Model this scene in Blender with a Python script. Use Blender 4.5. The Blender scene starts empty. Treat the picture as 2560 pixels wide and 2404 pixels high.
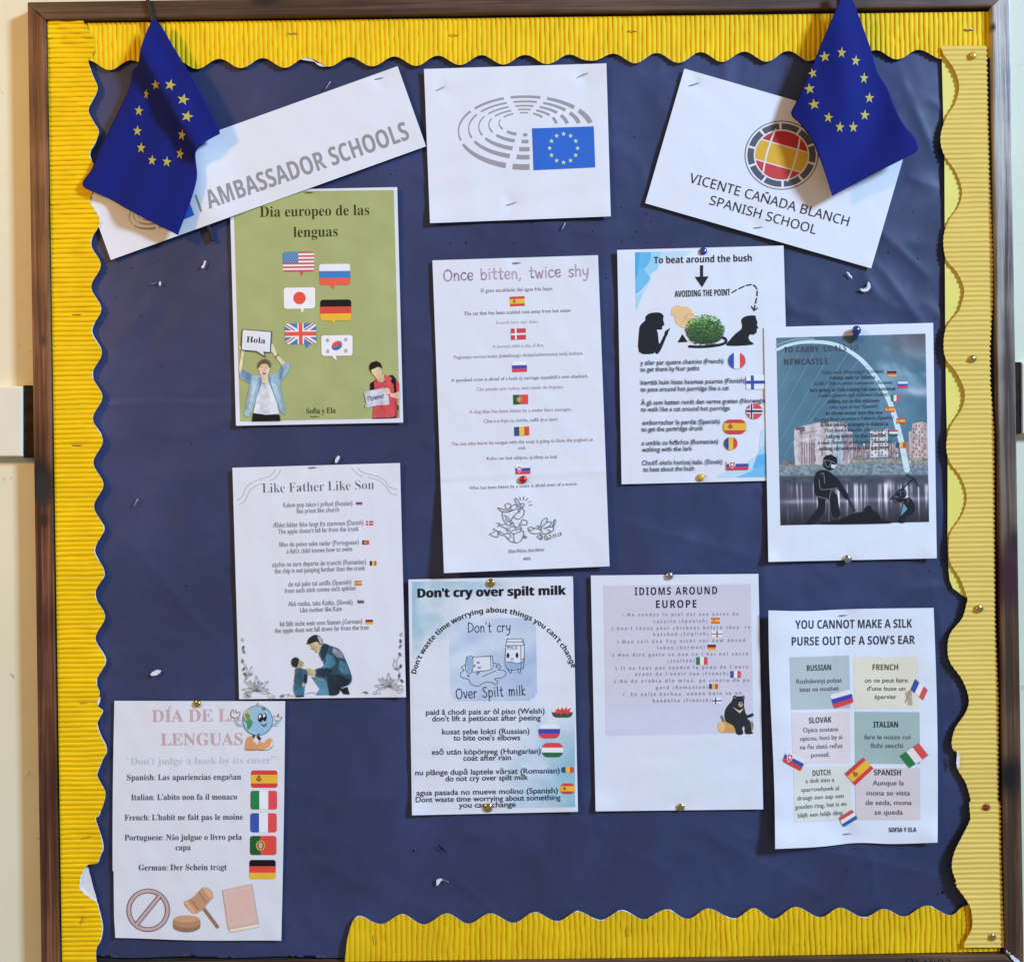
import bpy, bmesh, math, random
import numpy as np
from mathutils import Vector, Matrix
from mathutils.geometry import tessellate_polygon

random.seed(7)
RNG = np.random.default_rng(11)
S = 0.0005            # metres per unit of the board plan (half a millimetre)
CX, CY, DIST = 1280.0, 1202.0, 2740.0
PHI = 0.0143          # the photographer held the phone slightly tilted
CO, SI = math.cos(PHI), math.sin(PHI)
sc = bpy.context.scene

# ------------------------------------------------------------------ camera
cd = bpy.data.cameras.new('camera')
cam = bpy.data.objects.new('camera', cd)
sc.collection.objects.link(cam)
cam.matrix_world = Matrix(((CO, SI, 0, 0), (0, 0, -1, -DIST * S), (-SI, CO, 0, 0), (0, 0, 0, 1)))
cd.sensor_fit = 'HORIZONTAL'
cd.angle = 2 * math.atan(1280.0 / DIST)
cd.clip_start, cd.clip_end = 0.05, 50
sc.camera = cam
sc.render.resolution_x, sc.render.resolution_y = 1024, 961

# ------------------------------------------------------------------ light
w = bpy.data.worlds.new('World')
sc.world = w
w.use_nodes = True
bg = w.node_tree.nodes['Background']
bg.inputs[0].default_value = (0.96, 0.94, 1.0, 1)
bg.inputs[1].default_value = 0.24


def area(name, loc, target, size, watts, col):
    l = bpy.data.lights.new(name, 'AREA')
    l.shape = 'RECTANGLE'
    l.size, l.size_y = size
    l.energy = watts
    l.color = col
    o = bpy.data.objects.new(name, l)
    sc.collection.objects.link(o)
    o.location = loc
    o.rotation_euler = (Vector(target) - Vector(loc)).to_track_quat('-Z', 'Y').to_euler()
    return o


area('window_light', (5.0, -3.6, 2.8), (0, 0, 0), (0.9, 1.1), 700, (0.42, 0.63, 1.0))
area('room_lamp', (-1.9, -1.5, 1.0), (0, 0, 0), (0.30, 0.30), 27, (1.0, 0.52, 0.11))
sc.view_settings.view_transform = 'Standard'
sc.view_settings.look = 'None'
sc.view_settings.exposure = 0
sc.view_settings.gamma = 1


# ------------------------------------------------------------------ maths
def P(x, y, d=0.0):
    """board plan point (as seen square-on, x right, y down) at height d above the board"""
    x = np.asarray(x, float); y = np.asarray(y, float); d = np.asarray(d, float)
    k = 1 - d / DIST
    dx = (x - CX) * k; dy = (y - CY) * k
    u = CO * dx - SI * dy; v = SI * dx + CO * dy
    return np.stack([u * S, -d * S + 0 * u, -v * S], -1)


def Bp(u, v):
    """upright board coordinates to plan coordinates"""
    du, dv = u - CX, v - CY
    return (CX + CO * du + SI * dv, CY - SI * du + CO * dv)


def lin(c):
    out = []
    for q in c:
        q = q / 255.0
        out.append(q / 12.92 if q <= .04045 else ((q + .055) / 1.055) ** 2.4)
    return np.array(out)


def hsh(i, j, s):
    v = np.sin(i * 127.1 + j * 311.7 + s * 74.7) * 43758.5453
    return v - np.floor(v)


def vnoise(x, y, s=0.0):
    x = np.asarray(x, float); y = np.asarray(y, float)
    i, j = np.floor(x), np.floor(y)
    fx, fy = x - i, y - j
    fx = fx * fx * (3 - 2 * fx); fy = fy * fy * (3 - 2 * fy)
    a = hsh(i, j, s); b = hsh(i + 1, j, s); c = hsh(i, j + 1, s); d = hsh(i + 1, j + 1, s)
    return (a + (b - a) * fx) * (1 - fy) + (c + (d - c) * fx) * fy


def fbm(x, y, s=0.0, o=4):
    t = 0; a = .5
    for k in range(o):
        t = t + a * vnoise(x * 2 ** k, y * 2 ** k, s + k * 3.3); a *= .5
    return t


def sstep(a, b, x):
    t = np.clip((x - a) / (b - a), 0, 1)
    return t * t * (3 - 2 * t)


def smooth(pts, n=6, closed=False):
    pts = [tuple(map(float, p)) for p in pts]
    m = len(pts)
    if m < 3: return pts
    out = []
    rng = range(m if closed else m - 1)
    for i in rng:
        p1, p2 = pts[i], pts[(i + 1) % m]
        p0 = pts[(i - 1) % m] if closed or i > 0 else p1
        p3 = pts[(i + 2) % m] if closed or i + 2 < m else p2
        for k in range(n):
            t = k / n
            out.append(tuple(.5 * ((2 * b) + (c - a) * t + (2 * a - 5 * b + 4 * c - d) * t * t + (3 * b - a - 3 * c + d) * t ** 3)
                             for a, b, c, d in zip(p0, p1, p2, p3)))
    if not closed: out.append(pts[-1])
    return out


def ell(cx, cy, rx, ry=None, n=28, a0=0, a1=360, rot=0):
    ry = rx if ry is None else ry
    r = math.radians(rot); full = abs(a1 - a0) >= 360
    out = []
    for k in range(n if full else n + 1):
        a = math.radians(a0 + (a1 - a0) * k / n)
        x, y = rx * math.cos(a), ry * math.sin(a)
        out.append((cx + x * math.cos(r) - y * math.sin(r), cy + x * math.sin(r) + y * math.cos(r)))
    return out


def star(cx, cy, r, sx=1, rot=0, n=5):
    out = []
    for k in range(2 * n):
        a = math.radians(-90 + rot + 180 / n * k)
        q = r if k % 2 == 0 else r * .40
        out.append((cx + q * math.cos(a) * sx, cy + q * math.sin(a)))
    return out


class Crop:
    def __init__(s, x0, y0, k): s.x0, s.y0, s.k = x0, y0, k
    def __call__(s, p): return (s.x0 + p[0] * s.k, s.y0 + p[1] * s.k)


cA = Crop(0, 0, .37493); cB = Crop(500, 0, .37493); cC = Crop(1000, 0, .37493); cD = Crop(1560, 0, .50302)
cE = Crop(560, 440, .3427); cF = Crop(1060, 620, .24145); cG = Crop(1060, 1020, .24145); cH = Crop(1520, 600, .33218)
cI = Crop(1880, 780, .34278); cJ = Crop(560, 1140, .33216); cK = Crop(1000, 1420, .34282); cL = Crop(1460, 1420, .33216)
cM = Crop(1900, 1500, .34282); cN = Crop(260, 1730, .34286); cO = Crop(0, 700, .37488); cP = Crop(0, 1700, .37707)
cQ = Crop(800, 2000, .45272); cR = Crop(1700, 2000, .4326); cS = Crop(2200, 0, .42857); cT = Crop(2200, 750, .42857)
cU = Crop(2200, 1450, .42857); cY = Crop(1900, 860, .27848); cX2 = Crop(560, 850, .11782); cX3 = Crop(890, 880, .10178)


# ------------------------------------------------------------------ materials
def newmat(name):
    m = bpy.data.materials.new(name); m.use_nodes = True
    nt = m.node_tree
    return m, nt, nt.nodes['Principled BSDF']


def N(nt, typ, **kw):
    n = nt.nodes.new(typ)
    for k, v in kw.items():
        if k == 'inp':
            for a, b in v.items(): n.inputs[a].default_value = b
        else: setattr(n, k, v)
    return n


def ramp(nt, stops):
    r = nt.nodes.new('ShaderNodeValToRGB')
    e = r.color_ramp.elements
    e[0].position, e[0].color = stops[0][0], (*stops[0][1], 1)
    e[1].position, e[1].color = stops[-1][0], (*stops[-1][1], 1)
    for p, c in stops[1:-1]:
        q = e.new(p); q.color = (*c, 1)
    return r


def bump(nt, b, src, strength, dist):
    bn = N(nt, 'ShaderNodeBump', inp={'Strength': strength, 'Distance': dist})
    nt.links.new(src, bn.inputs['Height'])
    nt.links.new(bn.outputs[0], b.inputs['Normal'])
    return bn


def mat_print():
    m, nt, b = newmat('printed_paper')
    at = N(nt, 'ShaderNodeAttribute', attribute_name='Col')
    tc = N(nt, 'ShaderNodeTexCoord')
    n1 = N(nt, 'ShaderNodeTexNoise', inp={'Scale': 2400.0, 'Detail': 2.0})
    n2 = N(nt, 'ShaderNodeTexNoise', inp={'Scale': 30.0, 'Detail': 3.0})
    nt.links.new(tc.outputs['Object'], n1.inputs['Vector']); nt.links.new(tc.outputs['Object'], n2.inputs['Vector'])
    r = ramp(nt, [(0.25, (.96, .96, .96)), (.75, (1.03, 1.03, 1.03))])
    nt.links.new(n1.outputs[0], r.inputs[0])
    mx = N(nt, 'ShaderNodeMix', data_type='RGBA', blend_type='MULTIPLY'); mx.inputs[0].default_value = 1
    nt.links.new(at.outputs['Color'], mx.inputs[6]); nt.links.new(r.outputs[0], mx.inputs[7])
    nt.links.new(mx.outputs[2], b.inputs['Base Color'])
    b.inputs['Roughness'].default_value = .62
    b.inputs['Specular IOR Level'].default_value = .3
    bump(nt, b, n2.outputs[0], .18, .004)
    return m


def mat_plain(name, col, rough=.7, spec=.3, metal=0.0, noise=0.0, nscale=60, bstr=0, bdist=.001, coat=0):
    m, nt, b = newmat(name)
    b.inputs['Base Color'].default_value = (*col, 1)
    b.inputs['Roughness'].default_value = rough
    b.inputs['Specular IOR Level'].default_value = spec
    b.inputs['Metallic'].default_value = metal
    b.inputs['Coat Weight'].default_value = coat
    if noise or bstr:
        tc = N(nt, 'ShaderNodeTexCoord')
        n1 = N(nt, 'ShaderNodeTexNoise', inp={'Scale': nscale, 'Detail': 5.0})
        nt.links.new(tc.outputs['Object'], n1.inputs['Vector'])
        if noise:
            r = ramp(nt, [(.3, tuple(c * (1 - noise) for c in col)), (.7, tuple(min(1, c * (1 + noise)) for c in col))])
            nt.links.new(n1.outputs[0], r.inputs[0]); nt.links.new(r.outputs[0], b.inputs['Base Color'])
        if bstr: bump(nt, b, n1.outputs[0], bstr, bdist)
    return m


def mat_wood(name, horizontal, stops, knots=(), painted_sheen=None, rough=.42):
    m, nt, b = newmat(name)
    L = nt.links.new
    tc = N(nt, 'ShaderNodeTexCoord')
    mp = N(nt, 'ShaderNodeMapping')
    mp.inputs['Scale'].default_value = (2.2, 60, 110) if horizontal else (110, 60, 2.2)
    L(tc.outputs['Object'], mp.inputs['Vector'])
    nz = N(nt, 'ShaderNodeTexNoise', inp={'Scale': 1.0, 'Detail': 6.0, 'Roughness': .68, 'Distortion': .5})
    L(mp.outputs[0], nz.inputs['Vector'])
    mp2 = N(nt, 'ShaderNodeMapping')
    mp2.inputs['Scale'].default_value = (14, 300, 420) if horizontal else (420, 300, 14)
    L(tc.outputs['Object'], mp2.inputs['Vector'])
    n2 = N(nt, 'ShaderNodeTexNoise', inp={'Scale': 1.0, 'Detail': 3.0})
    L(mp2.outputs[0], n2.inputs['Vector'])
    n3 = N(nt, 'ShaderNodeTexNoise', inp={'Scale': 9.0, 'Detail': 4.0})
    L(tc.outputs['Object'], n3.inputs['Vector'])
    ad = N(nt, 'ShaderNodeMath', operation='MULTIPLY_ADD'); ad.inputs[1].default_value = .28
    L(n2.outputs[0], ad.inputs[0]); L(nz.outputs[0], ad.inputs[2])
    ad2 = N(nt, 'ShaderNodeMath', operation='MULTIPLY_ADD'); ad2.inputs[1].default_value = .45
    L(n3.outputs[0], ad2.inputs[0]); L(ad.outputs[0], ad2.inputs[2])
    r = ramp(nt, [(.55 + .6 * p, c) for p, c in stops])
    L(ad2.outputs[0], r.inputs[0])
    col = r.outputs[0]
    if painted_sheen:        # window's reflection in the varnish, painted as grey along the upper length
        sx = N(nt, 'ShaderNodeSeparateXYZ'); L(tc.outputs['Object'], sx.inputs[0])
        mr = N(nt, 'ShaderNodeMapRange', inp={'From Min': painted_sheen[0], 'From Max': painted_sheen[1]})
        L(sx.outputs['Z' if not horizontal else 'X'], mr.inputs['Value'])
        r2 = ramp(nt, [(.70, painted_sheen[2]), (1.06, painted_sheen[3])]); L(ad2.outputs[0], r2.inputs[0])
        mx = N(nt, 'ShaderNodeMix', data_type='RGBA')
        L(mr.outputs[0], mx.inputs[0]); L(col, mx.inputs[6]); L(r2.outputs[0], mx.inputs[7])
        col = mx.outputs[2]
    for (kx, kz, kr, kc) in knots:
        mk = N(nt, 'ShaderNodeMapping', vector_type='TEXTURE')
        mk.inputs['Location'].default_value = (kx, 0, kz)
        mk.inputs['Scale'].default_value = (kr * 2.2, 1, kr * .9) if horizontal else (kr * .8, 1, kr * 1.5)
        L(tc.outputs['Object'], mk.inputs['Vector'])
        mu = N(nt, 'ShaderNodeVectorMath', operation='MULTIPLY'); mu.inputs[1].default_value = (1, 0, 1)
        L(mk.outputs[0], mu.inputs[0])
        ln = N(nt, 'ShaderNodeVectorMath', operation='LENGTH'); L(mu.outputs[0], ln.inputs[0])
        sm = N(nt, 'ShaderNodeMath', operation='MULTIPLY_ADD'); sm.inputs[1].default_value = 1.3
        L(n3.outputs[0], sm.inputs[0]); L(ln.outputs['Value'], sm.inputs[2])
        rk = ramp(nt, [(.75, (0, 0, 0)), (1.0, (1, 1, 1))])
        mr = N(nt, 'ShaderNodeMapRange', inp={'From Min': 1.0, 'From Max': 1.9})
        L(sm.outputs[0], mr.inputs['Value'])
        mx = N(nt, 'ShaderNodeMix', data_type='RGBA'); mx.inputs[6].default_value = (*kc, 1)
        L(mr.outputs[0], mx.inputs[0]); L(col, mx.inputs[7])
        col = mx.outputs[2]
    L(col, b.inputs['Base Color'])
    b.inputs['Roughness'].default_value = rough
    b.inputs['Specular IOR Level'].default_value = .45
    bump(nt, b, ad.outputs[0], .55, .0012)
    return m


def mat_backing():
    m, nt, b = newmat('blue_sugar_paper')
    L = nt.links.new
    tc = N(nt, 'ShaderNodeTexCoord')
    n1 = N(nt, 'ShaderNodeTexNoise', inp={'Scale': 5.0, 'Detail': 6.0, 'Roughness': .6})
    n2 = N(nt, 'ShaderNodeTexNoise', inp={'Scale': 900.0, 'Detail': 2.0})
    n3 = N(nt, 'ShaderNodeTexNoise', inp={'Scale': 11.0, 'Detail': 2.5, 'Roughness': .45, 'Distortion': .25})
    for n in (n1, n2, n3): L(tc.outputs['Object'], n.inputs['Vector'])
    r = ramp(nt, [(.28, (.027, .035, .074)), (.52, (.037, .048, .112)), (.74, (.052, .066, .158))])
    L(n1.outputs[0], r.inputs[0])
    r2 = ramp(nt, [(.3, (.88, .88, .88)), (.7, (1.12, 1.12, 1.12))]); L(n2.outputs[0], r2.inputs[0])
    mx = N(nt, 'ShaderNodeMix', data_type='RGBA', blend_type='MULTIPLY'); mx.inputs[0].default_value = 1
    L(r.outputs[0], mx.inputs[6]); L(r2.outputs[0], mx.inputs[7]); L(mx.outputs[2], b.inputs['Base Color'])
    b.inputs['Roughness'].default_value = .46
    b.inputs['Specular IOR Level'].default_value = .42
    bump(nt, b, n3.outputs[0], .55, .007)
    return m


def mat_cloth():
    m, nt, b = newmat('blue_flag_cloth')
    L = nt.links.new
    tc = N(nt, 'ShaderNodeTexCoord')
    wv = N(nt, 'ShaderNodeTexWave', inp={'Scale': 900.0, 'Distortion': .5})
    n1 = N(nt, 'ShaderNodeTexNoise', inp={'Scale': 1200.0, 'Detail': 2.0})
    L(tc.outputs['Object'], wv.inputs['Vector']); L(tc.outputs['Object'], n1.inputs['Vector'])
    r = ramp(nt, [(.3, (.007, .012, .125)), (.7, (.010, .019, .195))]); L(n1.outputs[0], r.inputs[0])
    L(r.outputs[0], b.inputs['Base Color'])
    b.inputs['Roughness'].default_value = .7
    b.inputs['Specular IOR Level'].default_value = .1
    bump(nt, b, wv.outputs[1], .15, .0004)
    return m


def mat_wall():
    m, nt, b = newmat('painted_wall')
    L = nt.links.new
    tc = N(nt, 'ShaderNodeTexCoord')
    n1 = N(nt, 'ShaderNodeTexNoise', inp={'Scale': 6.0, 'Detail': 7.0, 'Roughness': .65})
    n2 = N(nt, 'ShaderNodeTexNoise', inp={'Scale': 260.0, 'Detail': 3.0})
    n3 = N(nt, 'ShaderNodeTexNoise', inp={'Scale': 40.0, 'Detail': 8.0, 'Distortion': 2.0})
    for n in (n1, n2, n3): L(tc.outputs['Object'], n.inputs['Vector'])
    r = ramp(nt, [(.35, (.79, .74, .48)), (.65, (.85, .80, .53))]); L(n1.outputs[0], r.inputs[0])
    r3 = ramp(nt, [(.24, (.55, .5, .42)), (.32, (1, 1, 1))]); L(n3.outputs[0], r3.inputs[0])
    mx = N(nt, 'ShaderNodeMix', data_type='RGBA', blend_type='MULTIPLY'); mx.inputs[0].default_value = 1
    L(r.outputs[0], mx.inputs[6]); L(r3.outputs[0], mx.inputs[7]); L(mx.outputs[2], b.inputs['Base Color'])
    b.inputs['Roughness'].default_value = .6
    bump(nt, b, n2.outputs[0], .3, .0006)
    return m


PRINT = mat_print()
BACK = mat_backing()
CLOTH = mat_cloth()
WALL = mat_wall()
YEL = mat_plain('yellow_corrugated_card', (.92, .59, .003), .65, .2, noise=.07, nscale=25, bstr=.12, bdist=.002)
YELB = mat_plain('golden_corrugated_card', (.83, .52, .004), .65, .2, noise=.10, nscale=18, bstr=.12, bdist=.002)
PALE = mat_plain('pale_corrugated_card', (.84, .585, .115), .7, .2, noise=.05, nscale=14, bstr=.1, bdist=.002)
PLAIN = mat_plain('smooth_yellow_card', (.88, .74, .13), .5, .35, noise=.05, nscale=14, bstr=.2, bdist=.003)
WHITEP = mat_plain('white_paper_core', (.78, .78, .76), .75, .2, noise=.05, nscale=80, bstr=.3, bdist=.002)
TRUNK = mat_plain('white_gloss_paint', (.82, .79, .60), .4, .4, noise=.04, nscale=20, bstr=.1, bdist=.001)
DARK = mat_plain('dark_gap_brown', (.035, .025, .018), .9, .1, noise=.5, nscale=90, bstr=.6, bdist=.003)
BOARD = mat_plain('dark_backboard', (.03, .028, .026), .9, .1, noise=.3, nscale=50)
STEEL = mat_plain('staple_steel', (.50, .50, .52), .35, .6, metal=.35)
GOLDST = mat_plain('yellowed_staple', (.50, .38, .10), .4, .5, metal=.6)
BRASS = mat_plain('brass', (.72, .52, .20), .2, .5, metal=1.0, noise=.15, nscale=300)
NICKEL = mat_plain('nickel', (.62, .60, .56), .2, .5, metal=1.0, noise=.12, nscale=300)
REDP = mat_plain('red_plastic', (.50, .008, .012), .18, .6, coat=.5)
RUST = mat_plain('red_enamel', (.28, .03, .015), .3, .5)
BLUEP = mat_plain('blue_plastic', (.015, .045, .22), .15, .6, coat=.5)
GOLDP = mat_plain('gold_plastic', (.75, .42, .03), .15, .6, coat=.5)
CLEAR = mat_plain('clear_plastic', (.62, .60, .55), .1, .6, coat=.6)
BLACKP = mat_plain('black_pole_plastic', (.006, .006, .008), .45, .3)
TAPE = mat_plain('white_paint_flake', (.78, .79, .82), .6, .3, noise=.1, nscale=100)
MARK = mat_plain('marker_ink', (.012, .010, .010), .6, .3)
HOLE = mat_plain('pin_hole_dark', (.006, .007, .015), .9, .1)
br = [(.10, (.014, .005, .003)), (.36, (.066, .022, .009)), (.56, (.135, .048, .019)), (.85, (.25, .105, .045))]
br2 = [(.0, (.014, .008, .005)), (.45, (.066, .032, .015)), (1.0, (.15, .080, .038))]


# ------------------------------------------------------------------ objects
def link(o, parent=None):
    sc.collection.objects.link(o)
    if parent: o.parent = parent
    return o


def tag(o, label=None, cat=None, group=None, kind=None):
    if label: o['label'] = label
    if cat: o['category'] = cat
    if group: o['group'] = group
    if kind: o['kind'] = kind
    return o


def empty(name, loc):
    o = bpy.data.objects.new(name, None)
    o.empty_display_size = .02
    o.location = loc
    return link(o)


def mesh(name, verts, faces, mat, parent=None, smooth_=False, cols=None, origin=None):
    verts = np.asarray(verts, float).reshape(-1, 3)
    if origin is None:
        origin = np.array(parent.location) if parent else verts.mean(0)
    me = bpy.data.meshes.new(name)
    vl = verts - origin
    f = np.asarray(faces, np.int32) if not (isinstance(faces, list) and len({len(q) for q in faces}) > 1) else None
    if f is not None and f.ndim == 2:
        k = f.shape[1]
        me.vertices.add(len(vl)); me.vertices.foreach_set('co', vl.astype(np.float32).ravel())
        me.loops.add(f.size); me.loops.foreach_set('vertex_index', f.ravel())
        me.polygons.add(len(f)); me.polygons.foreach_set('loop_start', np.arange(0, f.size, k, dtype=np.int32))
        me.update(calc_edges=True)
    else:
        me.from_pydata([tuple(v) for v in vl], [], [tuple(q) for q in faces])
    me.validate()
    if smooth_:
        me.polygons.foreach_set('use_smooth', [True] * len(me.polygons))
    if cols is not None:
        a = me.color_attributes.new('Col', 'FLOAT_COLOR', 'POINT')
        c = np.ones((len(vl), 4), np.float32); c[:, :3] = cols
        a.data.foreach_set('color', c.ravel())
    me.materials.append(mat)
    o = bpy.data.objects.new(name, me)
    if parent is None: o.location = origin
    return link(o, parent)


def grid_faces(nx, ny, flip=False):
    i, j = np.meshgrid(np.arange(nx - 1), np.arange(ny - 1))
    a = (j * nx + i).ravel()
    f = np.stack([a, a + nx, a + nx + 1, a + 1], -1)
    return f[:, ::-1] if flip else f


def bil(q, u, v):
    q = np.asarray(q, float)
    u = np.asarray(u)[..., None]; v = np.asarray(v)[..., None]
    return (q[0] * (1 - u) + q[1] * u) * (1 - v) + (q[3] * (1 - u) + q[2] * u) * v


WSEEN = (208, 214, 238)
PALB = np.array([.82, .825, .80])


class Sheet:
    """one sheet of paper with its print"""
    def __init__(s, name, label, cat, quad, base=3.0, wave=.8, seed=1, special=None, white=WSEEN, group=None, wl=190., edge=None, paper=None, pins=(), curl=1.0):
        s.base, s.wave, s.seed, s.special, s.wl = base + (.8 if pins else 0), wave, seed, special, wl
        s.pins = list(pins)
        rq = random.Random(int(seed * 100))
        s.corners = [(q_[0], q_[1], curl * rq.choice([.6, 1.5, 2.6, 4.5]) * (.6 if k < 2 else 1.25), rq.uniform(22, 46)) for k, q_ in enumerate(quad)]
        s.white = lin(white)
        s.lift = .22
        s.quad = quad
        c = np.mean(quad, 0)
        s.root = empty(name, P(c[0], c[1], base))
        tag(s.root, label, cat, group)
        w_ = math.dist(quad[0], quad[1]); h_ = math.dist(quad[0], quad[3])
        nx, ny = int(w_ / 5) + 2, int(h_ / 5) + 2
        U, V = np.meshgrid(np.linspace(0, 1, nx), np.linspace(0, 1, ny))
        pts = bil(quad, U, V)
        if edge: pts = edge(pts, U, V)
        X, Y = pts[..., 0].ravel(), pts[..., 1].ravel()
        D = s.depth(X, Y)
        v1 = P(X, Y, D); v2 = P(X, Y, D - .35)
        n = len(v1)
        f1 = grid_faces(nx, ny); f2 = grid_faces(nx, ny, True) + n
        ring = list(range(nx)) + [nx * k + nx - 1 for k in range(1, ny)] + [nx * (ny - 1) + k for k in range(nx - 2, -1, -1)] + [nx * k for k in range(ny - 2, 0, -1)]
        ring = np.array(ring); nxt = np.roll(ring, -1)
        f3 = np.stack([ring, nxt, nxt + n, ring + n], -1)
        col = paper if paper is not None else PALB
        m_ = len(ring)
        i_ = np.arange(m_); j_ = np.roll(i_, -1)
        f3 = np.stack([i_, j_, j_ + m_, i_ + m_], -1) + 2 * n
        mesh('paper_sheet', np.vstack([v1, v2, v1[ring], v2[ring]]), np.vstack([f1, f2, f3]), PRINT, s.root, True, cols=np.tile(col, (2 * n + 2 * m_, 1)))

    def depth(s, x, y):
        x = np.asarray(x, float); y = np.asarray(y, float)
        k = 2 * math.pi / s.wl; q = s.seed
        d = s.base + s.wave * (.5 * np.sin(k * (x * math.cos(q) + y * math.sin(q)) + q) + .3 * np.sin(1.9 * k * (x * math.cos(q * 2.3) + y * math.sin(q * 2.3)) + 2 * q)
                               + .2 * np.sin(3.1 * k * (x * math.cos(q * 4.1) + y * math.sin(q * 4.1)) + 3 * q))
        if s.special is not None: d = d + s.special(x, y)
        for (cx_, cy_, am, rd) in s.corners:
            d = d + am * np.exp(-((x - cx_) ** 2 + (y - cy_) ** 2) / (rd * rd))
        for (px_, py_) in s.pins:
            r_ = np.hypot(x - px_, y - py_) + 1e-6; th_ = np.arctan2(y - py_, x - px_)
            d = d - 2.0 * np.exp(-(r_ / 20) ** 2) + .8 * np.cos(3 * th_ + px_) * np.exp(-r_ / 38) * sstep(6, 26, r_)
        return np.maximum(d, 1.6)

    def ink(s, c):
        return np.clip(lin(c) / s.white * PALB, .004, .95)

    def tris(s, name, tris, cols, parent=None, maxlen=9.):
        """tris: list of (3 points) in plan coords"""
        if not tris: return None
        T, Cc = [], []
        st = [(t, c) for t, c in zip(tris, cols)]
        while st:
            t, c = st.pop()
            a, b, d = t
            l = (math.dist(a, b), math.dist(b, d), math.dist(d, a))
            m = max(l)
            if m > maxlen:
                k = l.index(m)
                p, q, r = (a, b, d) if k == 0 else (b, d, a) if k == 1 else (d, a, b)
                mid = ((p[0] + q[0]) / 2, (p[1] + q[1]) / 2)
                st.append(((p, mid, r), c)); st.append(((mid, q, r), c))
            else: T.append(t); Cc.append(c)
        A = np.array(T, float).reshape(-1, 2)
        D = s.depth(A[:, 0], A[:, 1]) + s.lift
        V = P(A[:, 0], A[:, 1], D)
        F = np.arange(len(A)).reshape(-1, 3)
        # face the viewer
        e = A.reshape(-1, 3, 2)
        cr = (e[:, 1, 0] - e[:, 0, 0]) * (e[:, 2, 1] - e[:, 0, 1]) - (e[:, 1, 1] - e[:, 0, 1]) * (e[:, 2, 0] - e[:, 0, 0])
        F[cr > 0] = F[cr > 0][:, ::-1]
        keep = np.abs(cr) > 1e-5
        s.lift += .03
        return mesh(name, V, F[keep], PRINT, parent or s.root, cols=np.repeat(np.array(Cc), 3, 0))

    def shape(s, name, items, crop=None, parent=None, maxlen=8., grain=0., gs=7.):
        """items: list of (polygon, colour) drawn one over another as one printed motif"""
        crop = crop or (lambda p: p)
        root = None
        T, Cc = [], []
        allt = []
        for pts, c in items:
            q = [crop(p) for p in pts]
            if len(q) < 3: continue
            q = [p for i, p in enumerate(q) if math.dist(p, q[i - 1]) > 1e-4]
            if len(q) < 3: continue
            ti = tessellate_polygon([[Vector((a, b, 0)) for a, b in q]])
            ic = s.ink(c)
            allt.append(([tuple(q[i] for i in t) for t in ti], ic)) if ti else None
        T, Cc, L = [], [], []
        boxes = []
        lay = []
        for tt, ic in allt:
            a_ = np.array(tt).reshape(-1, 2); b_ = (*a_.min(0), *a_.max(0))
            L0 = 0
            for bb_, ll in zip(boxes, lay):
                if b_[0] < bb_[2] and b_[2] > bb_[0] and b_[1] < bb_[3] and b_[3] > bb_[1] and ll >= L0: L0 = ll + 1
            boxes.append(b_); lay.append(L0)
        for k, (tt, ic) in enumerate(allt):
            k = lay[k]
            st = list(tt)
            while st:
                t = st.pop()
                a, b, d = t
                l = (math.dist(a, b), math.dist(b, d), math.dist(d, a)); m = max(l)
                if m > maxlen:
                    kk = l.index(m)
                    p, q, r = (a, b, d) if kk == 0 else (b, d, a) if kk == 1 else (d, a, b)
                    mid = ((p[0] + q[0]) / 2, (p[1] + q[1]) / 2)
                    st.append((p, mid, r)); st.append((mid, q, r))
                else: T.append(t); Cc.append(ic); L.append(k)
        A = np.array(T, float).reshape(-1, 2)
        Lk = np.repeat(np.array(L), 3)
        D = s.depth(A[:, 0], A[:, 1]) + s.lift + Lk * .035
        V = P(A[:, 0], A[:, 1], D)
        F = np.arange(len(A)).reshape(-1, 3)
        e = A.reshape(-1, 3, 2)
        cr = (e[:, 1, 0] - e[:, 0, 0]) * (e[:, 2, 1] - e[:, 0, 1]) - (e[:, 1, 1] - e[:, 0, 1]) * (e[:, 2, 0] - e[:, 0, 0])
        F[cr > 0] = F[cr > 0][:, ::-1]
        F = F[np.abs(cr) > 1e-6]
        s.lift += .05 + .035 * max(lay)
        cols = np.repeat(np.array(Cc), 3, 0)
        if grain:
            g_ = 1 + grain * 2.6 * (fbm(A[:, 0] / gs, A[:, 1] / (gs * 1.3), 3.7, 4) - .47) + grain * .5 * np.sin(A[:, 0] / gs * .9)
            cols = np.clip(cols * g_[:, None], .003, .95)
        return mesh(name, V, F, PRINT, parent or s.root, cols=cols)

    def raster(s, name, quad, fn, step=4., crop=None, mask=None):
        """a printed picture: fn(u, v, x, y) -> n x 3 seen colours"""
        crop = crop or (lambda p: p)
        q = [crop(p) for p in quad]
        w_ = math.dist(q[0], q[1]); h_ = math.dist(q[0], q[3])
        nx, ny = int(w_ / step) + 2, int(h_ / step) + 2
        U, V = np.meshgrid(np.linspace(0, 1, nx), np.linspace(0, 1, ny))
        pts = bil(q, U, V)
        X, Y = pts[..., 0].ravel(), pts[..., 1].ravel()
        D = s.depth(X, Y) + s.lift
        col = np.clip(fn(U.ravel(), V.ravel(), X, Y), 0, 255) / 255.
        l = np.where(col <= .04045, col / 12.92, ((col + .055) / 1.055) ** 2.4)
        l = np.clip(l / s.white * PALB, .004, .9)
        F = grid_faces(nx, ny)
        if mask is not None:
            mk = mask(U.ravel(), V.ravel())
            F = F[mk[F].all(1)]
        s.lift += .05
        return mesh(name, P(X, Y, D), F, PRINT, s.root, True, cols=l)

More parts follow.
